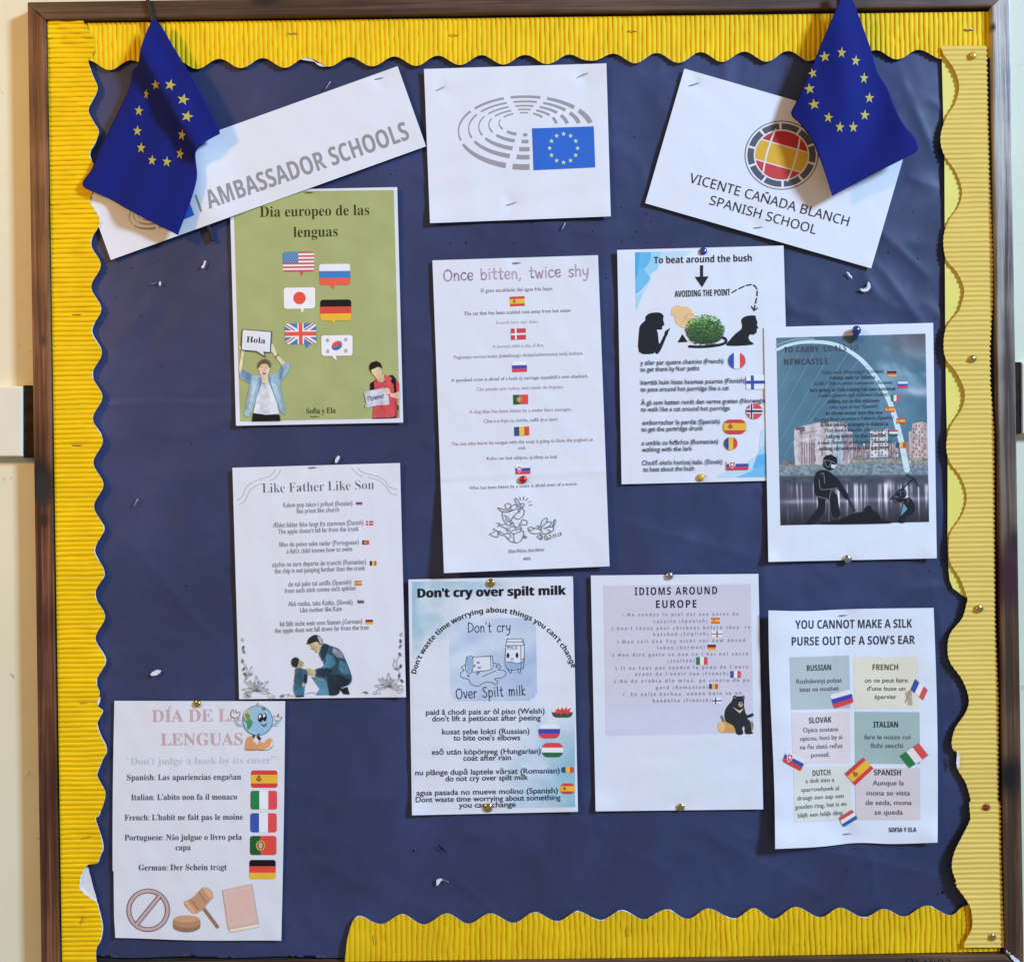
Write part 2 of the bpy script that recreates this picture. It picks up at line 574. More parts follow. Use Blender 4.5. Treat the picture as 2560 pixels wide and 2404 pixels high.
    def text(s, txt, p0, p1, cap, col, crop=None, bold=0., style='', name='text_line', arc=None, shear=0., spacing=1., res=3):
        crop = crop or (lambda p: p)
        V, F, w0, w1, ch = glyphs(txt, bold, style, spacing, res)
        a = np.array(crop(p0)); b = np.array(crop(p1))
        k = getattr(crop, 'k', 1.) * cap / ch
        X = (V[:, 0] - w0) / (w1 - w0); Yy = V[:, 1] * k
        if arc:
            (cx, cy), R = crop(arc[0]), arc[1] * crop.k
            a0 = math.atan2(a[0] - cx, -(a[1] - cy)); a1 = math.atan2(b[0] - cx, -(b[1] - cy))
            th = a0 + (a1 - a0) * X
            pts = np.stack([cx + (R + Yy) * np.sin(th), cy - (R + Yy) * np.cos(th)], -1)
        else:
            d = b - a; L = np.linalg.norm(d); t = d / L; n = np.array([t[1], -t[0]])
            pts = a + np.outer(X * L + shear * Yy, t) + np.outer(Yy, n)
        D = s.depth(pts[:, 0], pts[:, 1]) + s.lift + .28
        s.lift += .012
        ic = s.ink(col)
        return mesh(name, P(pts[:, 0], pts[:, 1], D), F, PRINT, s.root, cols=np.tile(ic, (len(pts), 1)))

    def heavy(s, txt, p0, p1, cap, col, crop, dx=1.6, **kw):
        for o in (-dx, dx):
            s.text(txt, (p0[0] + o, p0[1] - abs(o) * .2), (p1[0] + o, p1[1] - abs(o) * .2), cap, col, crop, **kw)

    def strokes(s, name, lines, wd, col, crop=None, sm=5, parent=None):
        items = []
        for ln in lines:
            items += stroke_polys(smooth(ln, sm) if sm else ln, wd)
        cr = crop or (lambda p: p)
        T, Cc = [], []
        ic = s.ink(col)
        for q in items:
            q = [cr(p) for p in q]
            if len(q) == 4: T += [(q[0], q[1], q[2]), (q[0], q[2], q[3])]
            else:
                for k in range(1, len(q) - 1): T.append((q[0], q[k], q[k + 1]))
        return s.tris(name, T, [ic] * len(T), parent)


def stroke_polys(pts, wd):
    out = []
    m = len(pts)
    for i in range(m - 1):
        a, b = pts[i], pts[i + 1]
        L = math.dist(a, b)
        if L < 1e-6: continue
        wa = (wd if not callable(wd) else wd(i / (m - 1))) / 2
        wb = (wd if not callable(wd) else wd((i + 1) / (m - 1))) / 2
        nx, ny = -(b[1] - a[1]) / L, (b[0] - a[0]) / L
        out.append([(a[0] + nx * wa, a[1] + ny * wa), (b[0] + nx * wb, b[1] + ny * wb), (b[0] - nx * wb, b[1] - ny * wb), (a[0] - nx * wa, a[1] - ny * wa)])
        if wa * 2 > 3: out.append(ell(a[0], a[1], wa * .98, n=8))
    if m and (wd if not callable(wd) else wd(1)) > 3:
        b = pts[-1]; out.append(ell(b[0], b[1], (wd if not callable(wd) else wd(1)) / 2 * .98, n=8))
    return out


_gc = {}


def glyphs(txt, bold, style, spacing, res):
    key = (txt, bold, style, spacing, res)
    if key in _gc: return _gc[key]
    t = txt
    base = {'serif': (0x1D400, 0x1D41A), 'serifthin': (0x1D400, 0x1D41A), 'ital': (0x1D468, 0x1D482), 'mono': (0x1D670, 0x1D68A), 'sans': (0x1D5A0, 0x1D5BA), 'sansb': (0x1D5D4, 0x1D5EE)}.get(style)

    def conv(t):
        if not base: return t
        return ''.join(chr(base[0] + ord(c) - 65) if 'A' <= c <= 'Z' else chr(base[1] + ord(c) - 97) if 'a' <= c <= 'z' else c for c in t)

    def mk(body):
        c = bpy.data.curves.new('t', 'FONT'); c.body = body; c.size = 1; c.resolution_u = res
        c.offset = bold; c.space_character = spacing
        o = bpy.data.objects.new('t', c)
        me = bpy.data.meshes.new_from_object(o)
        n = len(me.vertices); v = np.empty(n * 3, np.float32); me.vertices.foreach_get('co', v)
        me.calc_loop_triangles()
        f = np.empty(len(me.loop_triangles) * 3, np.int32); me.loop_triangles.foreach_get('vertices', f)
        bpy.data.meshes.remove(me); bpy.data.objects.remove(o); bpy.data.curves.remove(c)
        return v.reshape(-1, 3)[:, :2].astype(float), f.reshape(-1, 3)
    V, F = mk(conv(t))
    ch = .70
    if style in ('sans', 'sansb'): ch = .714
    if style in ('serif', 'serifthin', 'ital', 'mono'): ch = .68
    e = V[F]
    cr = (e[:, 1, 0] - e[:, 0, 0]) * (e[:, 2, 1] - e[:, 0, 1]) - (e[:, 1, 1] - e[:, 0, 1]) * (e[:, 2, 0] - e[:, 0, 0])
    F[cr < 0] = F[cr < 0][:, ::-1]
    _gc[key] = (V, F, V[:, 0].min(), V[:, 0].max(), ch)
    return _gc[key]


# hand-drawn letters, unit: x-height 1, ascender 1.55, y up
HAND = {
 'O': (1.25, [[(.6, 1.5), (.15, 1.2), (.05, .6), (.3, .05), (.8, .05), (1.1, .5), (1.05, 1.1), (.7, 1.45), (.45, 1.35)]]),
 'o': (.95, [[(.5, 1), (.15, .8), (.05, .4), (.3, .02), (.65, .08), (.85, .5), (.7, .9), (.4, 1)]]),
 'n': (.85, [[(.1, 1), (.12, 0)], [(.12, .6), (.35, .95), (.6, .9), (.68, .5), (.7, 0)]]),
 'c': (.8, [[(.75, .85), (.5, 1), (.15, .8), (.08, .35), (.35, .02), (.75, .15)]]),
 'e': (.85, [[(.1, .5), (.7, .55), (.65, .9), (.4, 1), (.12, .75), (.08, .35), (.35, .02), (.75, .15)]]),
 'b': (.9, [[(.1, 1.5), (.12, .02)], [(.12, .6), (.4, .95), (.75, .75), (.75, .25), (.45, 0), (.12, .1)]]),
 'i': (.4, [[(.2, 1), (.2, 0)], [(.2, 1.35), (.22, 1.42)]]),
 't': (.75, [[(.35, 1.45), (.33, .3), (.45, .02), (.65, .1)], [(.05, .95), (.68, 1.0)]]),
 ',': (.45, [[(.25, .1), (.1, -.3)]]),
 'w': (1.15, [[(.05, 1), (.3, 0), (.55, .8), (.8, 0), (1.05, 1)]]),
 's': (.8, [[(.7, .9), (.4, 1.02), (.15, .8), (.35, .55), (.65, .35), (.6, .08), (.3, 0), (.08, .12)]]),
 'h': (.9, [[(.12, 1.6), (.12, 0)], [(.12, .6), (.4, .95), (.7, .8), (.72, 0)]]),
 'y': (.9, [[(.08, 1), (.2, .4), (.45, .3), (.7, .5), (.8, 1)], [(.8, 1), (.7, .1), (.45, -.5), (.1, -.45)]]),
 'D': (1.15, [[(.12, 1.5), (.12, 0)], [(.05, 1.5), (.6, 1.4), (1.0, .9), (.85, .3), (.1, 0)]]),
 "'": (.3, [[(.15, 1.6), (.12, 1.3)]]),
 'r': (.65, [[(.12, 1), (.12, 0)], [(.12, .6), (.3, .92), (.6, .9)]]),
 'v': (.8, [[(.05, 1), (.4, 0), (.72, 1)]]),
 'S': (1.0, [[(.85, 1.4), (.45, 1.5), (.15, 1.15), (.5, .8), (.8, .5), (.7, .08), (.3, 0), (.08, .2)]]),
 'p': (.9, [[(.1, 1), (.12, -.6)], [(.12, .7), (.4, 1), (.75, .75), (.7, .2), (.4, 0), (.12, .15)]]),
 'l': (.4, [[(.18, 1.55), (.2, 0)]]),
 'm': (1.2, [[(.1, 1), (.1, 0)], [(.1, .6), (.3, .95), (.52, .8), (.54, 0)], [(.54, .6), (.78, .95), (1.0, .8), (1.02, 0)]]),
 'k': (.8, [[(.12, 1.55), (.12, 0)], [(.65, 1), (.14, .45), (.68, 0)]]),
 'M': (1.3, [[(.08, 0), (.2, 1.4), (.6, .6), (1.0, 1.4), (1.1, 0)]]),
 'I': (.4, [[(.2, 1.4), (.2, 0)]]), 'L': (.9, [[(.15, 1.4), (.12, 0), (.75, .02)]]),
 'K': (.9, [[(.12, 1.4), (.12, 0)], [(.75, 1.4), (.14, .6), (.78, 0)]]), ' ': (.75, []),
}


def hand_lines(txt, p0, p1, xh):
    tot = sum(HAND[c][0] + .12 for c in txt) - .12
    d = (p1[0] - p0[0], p1[1] - p0[1]); L = math.hypot(*d)
    t = (d[0] / L, d[1] / L); n = (t[1], -t[0]); kx = L / tot
    x = 0; out = []
    for c in txt:
        wd, ls = HAND[c]
        j = random.uniform(-.04, .04)
        for l in ls:
            out.append([(p0[0] + t[0] * (x + a) * kx + n[0] * (b + j) * xh, p0[1] + t[1] * (x + a) * kx + n[1] * (b + j) * xh) for a, b in l])
        x += wd + .12
    return out


# --- printed national flags: convex pieces in a unit square (y down)
def rc(a, b, c, d): return [(a, b), (c, b), (c, d), (a, d)]


W_, BL, RD, YL, GR, BK = (226, 228, 242), (50, 80, 165), (200, 70, 75), (222, 178, 50), (40, 115, 70), (20, 18, 22)
BRN = (125, 75, 45)


def bar(a, b, wd):
    L = math.dist(a, b); nx, ny = -(b[1] - a[1]) / L * wd, (b[0] - a[0]) / L * wd
    return [(a[0] + nx, a[1] + ny), (b[0] + nx, b[1] + ny), (b[0] - nx, b[1] - ny), (a[0] - nx, a[1] - ny)]


def national(c):
    h3 = lambda a, b, d: [(rc(0, 0, 1, 1 / 3), a), (rc(0, 1 / 3, 1, 2 / 3), b), (rc(0, 2 / 3, 1, 1), d)]
    v3 = lambda a, b, d: [(rc(0, 0, 1 / 3, 1), a), (rc(1 / 3, 0, 2 / 3, 1), b), (rc(2 / 3, 0, 1, 1), d)]
    cross = lambda bgc, cc, t, inner=None, it=0: [(rc(0, 0, 1, 1), bgc), (rc(.33 - t, 0, .33 + t, 1), cc), (rc(0, .5 - t * 1.4, 1, .5 + t * 1.4), cc)] + \
        ([(rc(.33 - it, 0, .33 + it, 1), inner), (rc(0, .5 - it * 1.4, 1, .5 + it * 1.4), inner)] if inner else [])
    if c == 'spain': return [(rc(0, 0, 1, 1), (195, 62, 60)), (rc(0, .25, 1, .75), (222, 175, 55)), (ell(.30, .5, .07, .15), BRN), (rc(.20, .45, .225, .62), BRN), (rc(.375, .45, .40, .62), BRN), (ell(.30, .50, .035, .08), (190, 110, 70)), (rc(.25, .30, .35, .36), BRN)]
    if c == 'france': return v3((50, 80, 170), (222, 222, 240), (205, 75, 80))
    if c == 'italy': return v3((35, 120, 70), (222, 222, 238), (205, 75, 80))
    if c == 'romania': return v3((50, 70, 140), (222, 185, 55), (205, 70, 65))
    if c == 'belgian': return v3((40, 40, 45), (222, 185, 55), (200, 70, 75))
    if c == 'russia': return h3((218, 220, 240), (55, 70, 175), (205, 65, 75))
    if c == 'russia2': return h3((218, 220, 240), (60, 120, 190), (220, 90, 70))
    if c == 'russia_dull': return h3((195, 190, 210), (75, 60, 95), (150, 75, 100))
    if c == 'germany': return h3((14, 12, 14), (205, 70, 60), (225, 175, 50))
    if c == 'hungary': return h3((205, 70, 75), (222, 226, 240), (45, 105, 65))
    if c == 'netherlands': return h3((195, 80, 85), (222, 226, 242), (50, 90, 175))
    if c == 'slovakia': return h3((212, 214, 236), (50, 75, 165), (200, 60, 75)) + [([(.12, .15), (.40, .15), (.40, .55), (.26, .85), (.12, .55)], (225, 225, 240)), ([(.15, .18), (.37, .18), (.37, .53), (.26, .79), (.15, .53)], (190, 45, 60)), (rc(.24, .26, .28, .6), W_), (rc(.19, .33, .33, .39), W_), (rc(.17, .42, .35, .47), W_)]
    if c == 'denmark': return cross((192, 62, 78), (232, 220, 235), .055)
    if c == 'finland': return cross((222, 226, 242), (50, 80, 160), .085)
    if c == 'england': return [(rc(0, 0, 1, 1), (222, 222, 240)), (rc(.43, 0, .57, 1), (150, 85, 100)), (rc(0, .42, 1, .58), (150, 85, 100))]
    if c == 'norway': return cross((205, 75, 78), (222, 222, 238), .10, (45, 50, 95), .05)
    if c == 'portugal': return [(rc(0, 0, .4, 1), (30, 85, 45)), (rc(.4, 0, 1, 1), (205, 72, 62)), (ell(.4, .5, .17, .26), (200, 180, 80)), (ell(.4, .5, .14, .215), (120, 110, 60)), (ell(.4, .5, .085, .15), (200, 60, 60)), (ell(.4, .5, .06, .12), (225, 225, 235)), (ell(.4, .45, .018, .03), BL), (ell(.4, .55, .018, .03), BL), (ell(.37, .5, .018, .03), BL), (ell(.43, .5, .018, .03), BL)]
    if c == 'japan': return [(rc(0, 0, 1, 1), (222, 224, 238)), (ell(.5, .5, .20, .30), (215, 80, 65))]
    if c == 'usa':
        o = [(rc(0, k / 11, 1, (k + 1) / 11), (190, 80, 90) if k % 2 == 0 else (232, 222, 232)) for k in range(11)]
        o.append((rc(0, 0, .5, .545), (65, 120, 175)))
        for r in range(6):
            for q in range(6): o.append((ell(.05 + q * .08 + (.04 if r % 2 else 0), .05 + r * .088, .014, .020, 6), (190, 210, 225)))
        return o
    if c == 'uk':
        return [(rc(0, 0, 1, 1), (70, 120, 180)), (bar((0, 0), (1, 1), .085), W_), (bar((0, 1), (1, 0), .085), W_), (bar((0, .03), (1, 1.03), .028), RD), (bar((0, .97), (1, -.03), .028), RD), (rc(.40, 0, .60, 1), W_), (rc(0, .34, 1, .66), W_), (rc(.44, 0, .56, 1), (215, 85, 70)), (rc(0, .40, 1, .60), (215, 85, 70))]
    if c == 'korea':
        o = [(rc(0, 0, 1, 1), (222, 224, 238)), (ell(.5, .5, .16, .245, 24, 180, 360, 20) , (212, 82, 70)), (ell(.5, .5, .16, .245, 24, 0, 180, 20), (60, 110, 175)), (ell(.425, .475, .08, .12), (212, 82, 70)), (ell(.575, .53, .08, .12), (60, 110, 175))]
        for sx, sy, f in ((.2, .24, 1), (.78, .22, -1), (.2, .78, -1), (.78, .76, 1)):
            for k in (-1, 0, 1):
                cx, cy = sx + k * .03, sy + k * .03 * f * -1
                o.append((bar((cx - .03, cy - .075 * -f * -1 if 0 else cy + .075 * -f), (cx + .03, cy - .075 * -f), .009), (50, 50, 60)))
        return o
    if c == 'wales':
        return [(rc(0, 0, 1, .55), (215, 220, 232)), (rc(0, .55, 1, 1), (50, 85, 65)), ([(.05, .6), (.2, .45), (.1, .3), (.25, .35), (.3, .15), (.38, .4), (.5, .1), (.55, .35), (.75, .05), (.7, .35), (.95, .15), (.85, .45), (.95, .6), (.8, .6), (.78, .78), (.68, .62), (.5, .6), (.42, .8), (.36, .62), (.2, .7), (.18, .6)], (205, 70, 75))]
    return []


def clip_convex(poly, outline):
    area2 = sum(outline[i][0] * outline[(i + 1) % len(outline)][1] - outline[(i + 1) % len(outline)][0] * outline[i][1] for i in range(len(outline)))
    sgn = 1 if area2 > 0 else -1
    out = list(poly)
    for i in range(len(outline)):
        a, b = outline[i], outline[(i + 1) % len(outline)]
        f = lambda p: sgn * ((b[0] - a[0]) * (p[1] - a[1]) - (b[1] - a[1]) * (p[0] - a[0]))
        new = []
        for k in range(len(out)):
            p, q = out[k], out[(k + 1) % len(out)]
            fp, fq = f(p), f(q)
            if fp >= 0: new.append(p)
            if (fp >= 0) != (fq >= 0):
                t = fp / (fp - fq); new.append((p[0] + (q[0] - p[0]) * t, p[1] + (q[1] - p[1]) * t))
        out = new
        if not out: return []
    return out


def rrect(rx, ry, n=5):
    o = []
    for cx, cy, a in ((1 - rx, ry, -90), (1 - rx, 1 - ry, 0), (rx, 1 - ry, 90), (rx, ry, 180)):
        for k in range(n + 1):
            t = math.radians(a + 90 * k / n)
            o.append((cx + rx * math.cos(t), cy + ry * math.sin(t)))
    return o


def pflag(sh, country, box, crop, shape='rect', tail=None, tailcol=None, outline=None, name='printed_flag'):
    """box: (x0,y0,x1,y1) or four corners"""
    q = [(box[0], box[1]), (box[2], box[1]), (box[2], box[3]), (box[0], box[3])] if len(box) == 4 and not hasattr(box[0], '__len__') else list(box)
    asp = math.dist(q[0], q[1]) / math.dist(q[0], q[3])
    ol = {'rect': rrect(.001, .001, 1), 'round': rrect(.10, .10 * asp), 'circle': ell(.5, .5, .5, n=32),
          'stadium': rrect(min(.5, .42 / asp), .42, 8), 'bubble': rrect(.09, .09 * asp)}[shape]
    items = []
    if outline: items.append((rrect(.001, .001, 1), outline))
    for pl, c in national(country):
        cl = clip_convex(pl, ol) if country != 'wales' or len(pl) < 6 else pl
        if len(cl) >= 3:
            if outline: cl = [(.012 + x * .976, .015 + y * .97) for x, y in cl]
            items.append(([tuple(bil(q, x, y)) for x, y in cl], c))
    if tail: items.append((tail, tailcol))
    return sh.shape(name, items, crop)


# ================================================================== SETTING
WZ = -24.0
FZ = 20.0
big = 5200
def bx(name, corners, d0, d1, mat, parent=None, bev=0.0, seg=2):
    """prism from four plan corners between depths, corners given as seen at depth d1"""
    c = [np.array(P(x, y, d1)) for x, y in corners]
    back = [v.copy() for v in c]
    for v in back: v[1] = -d0 * S
    vs = np.array(c + back)
    org = np.array(parent.location) if parent else vs.mean(0)
    bm = bmesh.new()
    bv = [bm.verts.new(v - org) for v in vs]
    n = len(c)
    bm.faces.new(bv[:n][::-1]); bm.faces.new(bv[n:])
    for i in range(n): bm.faces.new((bv[i], bv[(i + 1) % n], bv[n + (i + 1) % n], bv[n + i]))
    bmesh.ops.recalc_face_normals(bm, faces=bm.faces)
    if bev:
        ed = [e for e in bm.edges if e.verts[0] in bv[:n] and e.verts[1] in bv[:n]]
        bmesh.ops.bevel(bm, geom=ed, offset=bev * S, segments=seg, affect='EDGES', profile=.6)
    me = bpy.data.meshes.new(name); bm.to_mesh(me); bm.free()
    me.materials.append(mat)
    o = bpy.data.objects.new(name, me)
    if not parent: o.location = org
    return link(o, parent)


X = np.linspace(-3200, 5760, 40); Y = np.linspace(-3200, 5600, 40)
XX, YY = np.meshgrid(X, Y)
v = P(XX.ravel(), YY.ravel(), 0); v[:, 1] = -WZ * S
v[:, 1] += (fbm(XX.ravel() / 900, YY.ravel() / 900, 3) - .5) * .0
wall = mesh('wall', v, grid_faces(40, 40), WALL, None, True)
tag(wall, kind='structure')

# cable trunking / rail that the board interrupts
tl = bx('wall_rail', [(-900, 966), (56, 965), (56, 1141), (-900, 1141)], WZ, 4, TRUNK, None, 5, 3)
tag(tl, 'cream painted wall rail ending at the left side of the board', 'rail', 'horizontal rail on either side of the board')
tr = bx('wall_rail', [(2554, 906), (3500, 906), (3500, 1083), (2555, 1083)], WZ, 4, TRUNK, None, 5, 3)
tag(tr, 'short piece of white wall rail at the right side of the board', 'rail', 'horizontal rail on either side of the board')


def rough_block(name, x0, y0, x1, y1, d1, label, seed):
    r = random.Random(seed)
    pts = []
    n = 14
    for k in range(n): pts.append((x0 + r.uniform(-1.5, 1.5), y0 + 5 + (y1 - y0 - 10) * (n - 1 - k) / (n - 1)))
    pts.append((x0 + 7, y0)); pts.append((x1, y0)); pts.append((x1, y1)); pts.append((x0 + 7, y1))
    c = [np.array(P(x, y, d1)) for x, y in pts]
    b = [np.array([q[0], -WZ * S, q[2]]) for q in c]
    n = len(c)
    o = mesh(name, c + b, [list(range(n))[::-1]] + [[i, (i + 1) % n, n + (i + 1) % n, n + i] for i in range(n)], DARK)
    tag(o, label, 'packing block')


rough_block('gap_block', 53, 963, 92, 1144, -1, 'dark rough block between the left rail and the frame', 2)  # dark rough-edged blocks filling the gaps between rail ends and frame
rough_block('gap_block', 2535 - 8, 905, 2553, 1084, -1, 'dark rough block between the right rail and the frame', 5)

# ------------------------------------------------------------------ the notice board
board = empty('notice_board', (0, 0, 0))
tag(board, 'large wooden framed notice board hung on the cream wall', 'notice board')
oL, iL, oT, iT, oR, iR, oB, iB = 85, 129, -12, 33, 2543, 2497, 2450, 2403
kc = (.008, .007, .007)
def kn(x, y, r, c=kc):
    q = P(x, y, FZ); return (q[0], q[2], r, c)
WL = mat_wood('frame_wood_left', False, br, [kn(102, 1196, .020), kn(106, 1225, .014, (.02, .02, .022)), kn(107, 852, .008, (.05, .03, .02)), kn(110, 1300, .007, (.03, .015, .01))])
WT = mat_wood('frame_wood_top', True, br2, [kn(660, 2, .008, (.02, .012, .01))], rough=.5)
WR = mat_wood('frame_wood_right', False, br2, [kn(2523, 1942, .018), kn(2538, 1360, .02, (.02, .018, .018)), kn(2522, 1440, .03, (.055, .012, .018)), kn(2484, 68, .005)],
              painted_sheen=(-.12, .36, (.075, .055, .038), (.52, .46, .37)), rough=.36)
WB = mat_wood('frame_wood_bottom', True, br2, rough=.5)
f1 = bx('frame_rail', [Bp(oL, oT), Bp(iL, iT), Bp(iL, iB), Bp(oL, oB)], WZ + 2, FZ, WL, board, 4)
f1['label'] = 'reddish brown left rail with a large dark knot'
f2 = bx('frame_rail', [Bp(oL + .4, oT), Bp(oR - .4, oT), Bp(iR - .4, iT), Bp(iL + .4, iT)], WZ + 2.5, FZ - .5, WT, board, 4)
f2['label'] = 'dark brown top rail'
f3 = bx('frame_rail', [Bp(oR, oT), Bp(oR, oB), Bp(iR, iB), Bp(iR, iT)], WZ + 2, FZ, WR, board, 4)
f3['label'] = 'right rail, dark brown, with a grey window sheen painted in at the top'
f4 = bx('frame_rail', [Bp(iL + .4, iB), Bp(iR - .4, iB), Bp(oR - .4, oB), Bp(oL + .4, oB)], WZ + 2.5, FZ - .5, WB, board, 4)
f4['label'] = 'dark brown bottom rail with writing on it'
bx('back_panel', [Bp(110, 15), Bp(2515, 15), Bp(2515, 2425), Bp(110, 2425)], -20, -11, BOARD, board)


# writing and paint flakes on the bottom rail
def deco(name, lines, wd, mat, parent, d):
    vs, fs = [], []
    for l in lines:
        for q in stroke_polys(smooth(l, 5), wd):
            k = len(vs); vs += [P(x, y, d) for x, y in q]; fs.append(list(range(k, k + len(q))))
    return mesh(name, vs, fs, mat, parent)


cW = Crop(2160, 2250, .20121)
wr = deco('marker_writing', [[cW(p) for p in l] for l in (
    [(535, 800), (528, 735), (560, 722), (600, 730), (610, 755), (570, 775), (640, 800)], [(650, 745), (640, 790)], [(650, 745), (675, 765)],
    [(745, 760), (770, 745), (780, 790)], [(810, 790), (835, 740), (860, 790)], [(880, 745), (885, 800)], [(925, 800), (928, 742), (965, 738), (985, 760), (950, 775), (1000, 800)],
    [(1020, 742), (1055, 735), (1070, 755), (1045, 780)])], 2.6, MARK, board, FZ - .2)


def flake(pts, d=FZ + .3):
    c = [P(x, y, d) for x, y in pts]; b = [P(x, y, d - .8) for x, y in pts]; n = len(c)
    return mesh('paint_flake', c + b, [list(range(n))[::-1]] + [[i, (i + 1) % n, n + (i + 1) % n, n + i] for i in range(n)], TAPE, board)


flake([cW(p) for p in ((1765, 625), (1775, 612), (1785, 640), (1770, 660))])
flake([cW(p) for p in ((1792, 640), (1812, 645), (1815, 668), (1798, 660))])
flake([cW(p) for p in ((1810, 672), (1850, 680), (1885, 712), (1920, 735), (1955, 775), (1980, 830), (1930, 830), (1880, 770), (1830, 715))])

# ------------------------------------------------------------------ blue backing paper
CRE = [((1150, 2080), (1235, 2100), 1.2), ((300, 1760), (420, 1900), 1.0), ((330, 1850), (600, 1990), 1.0), ((2180, 560), (2330, 700), 1.6), ((2260, 440), (2350, 470), 1.5),
       ((2180, 640), (2340, 860), 1.4), ((1990, 2110), (2400, 2200), 1.4), ((1720, 2060), (2100, 2260), 1.2), ((1120, 2180), (1260, 2300), 1.4), ((1540, 1300), (1900, 1400), 1.2),
       ((1030, 880), (1070, 1150), 1.0), ((430, 2080), (760, 2190), 1.2), ((760, 2140), (1000, 2260), 1.2), ((300, 1330), (570, 1640), 1.1), ((2250, 180), (2350, 420), 1.4), ((1300, 560), (1620, 600), 1.0),
       ((2330, 1450), (2400, 1800), 1.3), ((1440, 1700), (1480, 2200), 1.0), ((1900, 1180), (1915, 1500), 1.2), ((560, 2020), (700, 2300), 1.2), ((1530, 2120), (1700, 2180), 1.1)]


def dback(x, y):
    d = -3.4 + 4.0 * (fbm(x / 420, y / 420, 5.0, 4) - .5) + 2.4 * (fbm(x / 120 + y / 300, y / 160, 9.0, 3) - .5)
    rg = (1 - np.abs(2 * fbm(x / 210 + 3, y / 170, 14.0, 3) - .95) * 3).clip(0, 1) ** 2
    d = d - 1.2 + 2.4 * rg * (.35 + .65 * sstep(600, 1900, x + .5 * y))
    r = sstep(1500, 2300, x)
    d = d + r * 1.0 * np.sin(y / 58 + x / 150 + 2 * fbm(x / 200, y / 200, 2.)) * 1.5
    for (a, b, h) in CRE:
        ax, ay = a; bx_, by = b
        L2 = (bx_ - ax) ** 2 + (by - ay) ** 2
        t = np.clip(((x - ax) * (bx_ - ax) + (y - ay) * (by - ay)) / L2, 0, 1)
        dd = np.hypot(x - ax - t * (bx_ - ax), y - ay - t * (by - ay))
        d = d + 2.1 * h * np.exp(-dd / 13) * (4 * t * (1 - t)) ** .5
    seam = 999 + 3 * np.sin(x / 90)
    d = d - 1.6 * np.exp(-np.abs(y - seam) / 4) * sstep(1500, 400, x)
    d = d + 1.2 * sstep(seam + 26, seam + 4, y) * sstep(seam - 2, seam + 4, y) * sstep(1500, 400, x)
    return np.minimum(np.maximum(d, -9), .9 - .0 * d)


nx, ny = 300, 300
XX, YY = np.meshgrid(np.linspace(132, 2492, nx), np.linspace(38, 2418, ny))
# upright sheet
PX = CX + CO * (XX - CX) + SI * (YY - CY); PY = CY - SI * (XX - CX) + CO * (YY - CY)
PY = np.where(XX < 900, np.minimum(PY, 2391 + 2 * np.sin(XX / 40)), PY)
bp = mesh('backing_paper', P(PX.ravel(), PY.ravel(), dback(PX.ravel(), PY.ravel())), grid_faces(nx, ny), BACK, None, True)
tag(bp, 'dark blue creased paper covering the notice board', 'backing paper')
holes = [cC(p) for p in ((337, 1623), (437, 1620), (757, 1625), (1283, 1543), (877, 1493), (330, 1500), (1480, 1612), (1550, 1587), (1642, 1617), (1672, 1480), (1642, 1430), (1605, 680), (1792, 655), (1845, 538), (1530, 890), (1562, 915))]
holes += [cB(p) for p in ((1312, 1140), (1270, 1162), (1670, 1623), (1772, 1623))]
holes += [cF(p) for p in ((1875, 268), (1882, 312), (1935, 563), (1937, 438), (1958, 725))]
holes += [cD(p) for p in ((260, 400), (50, 683), (1437, 1052), (1462, 1185), (1312, 1258), (133, 1104), (110, 1207), (222, 487))]
holes += [cS(p) for p in ((305, 1690), (345, 1782), (325, 1855), (48, 1475), (222, 1510), (195, 1235))] + [cR(p) for p in ((960, 408), (640, 362), (165, 60))]
holes += [(397, 650), (330, 670), (420, 837), (405, 917), (478, 1110), (563, 1425), (445, 1420), (465, 1465), (1010, 905), (1015, 1000), (352, 790), (290, 745), (1006, 1920), (2296, 1440), (2322, 1428), (2383, 1780), (2358, 2228), (1553, 520), (1590, 640 - 60)]
rr = random.Random(3)
for (x, y) in holes:
    r = rr.uniform(1.1, 1.9); n = 7
    pts = [(x + r * rr.uniform(.8, 1.4) * math.cos(6.283 * k / n), y + r * rr.uniform(.8, 1.4) * math.sin(6.283 * k / n)) for k in range(n)]
    mesh('pin_hole', [P(a, b, dback(np.array(a), np.array(b)) + .35) for a, b in pts], [list(range(n))[::-1]], HOLE, bp)
mesh('pin_hole', [P(a, b, 0.95) for a, b in [cR(p) for p in ((1506, 530), (1513, 526), (1521, 531), (1519, 539), (1510, 540))]], [[4, 3, 2, 1, 0]], HOLE, bp)
for l in ([(252, 648 + 0), (268, 688)], [(513, 270), (518, 285)]):
    pass
for p0, p1 in (((650, 245), (695, 288)), ((512, 270), (520, 288))):
    a, b = cQ(p0), cQ(p1)
    q = stroke_polys([a, ((a[0] + b[0]) / 2, (a[1] + b[1]) / 2), b], lambda t: 1.2 + 3.4 * math.sin(math.pi * min(max(t, .05), .95)))
    vs, fs = [], []
    for w4 in q:
        k = len(vs); vs += [P(x, y, .95) for x, y in w4]; fs.append(list(range(k, k + len(w4))))
    mesh('slit', vs, fs, HOLE, bp)


# ------------------------------------------------------------------ corrugated borders
def interp(pts, n=10):
    pts = sorted(pts)
    xs = np.array([p[0] for p in pts]); ys = np.array([p[1] for p in pts])
    # cosine-eased interpolation
    def f(t):
        t = np.asarray(t, float)
        i = np.clip(np.searchsorted(xs, t) - 1, 0, len(xs) - 2)
        u = np.clip((t - xs[i]) / np.maximum(xs[i + 1] - xs[i], 1e-6), 0, 1)
        return ys[i] + (ys[i + 1] - ys[i]) * u
    return f


def catfn(pts, n=8):
    return interp(smooth(sorted(pts), n))


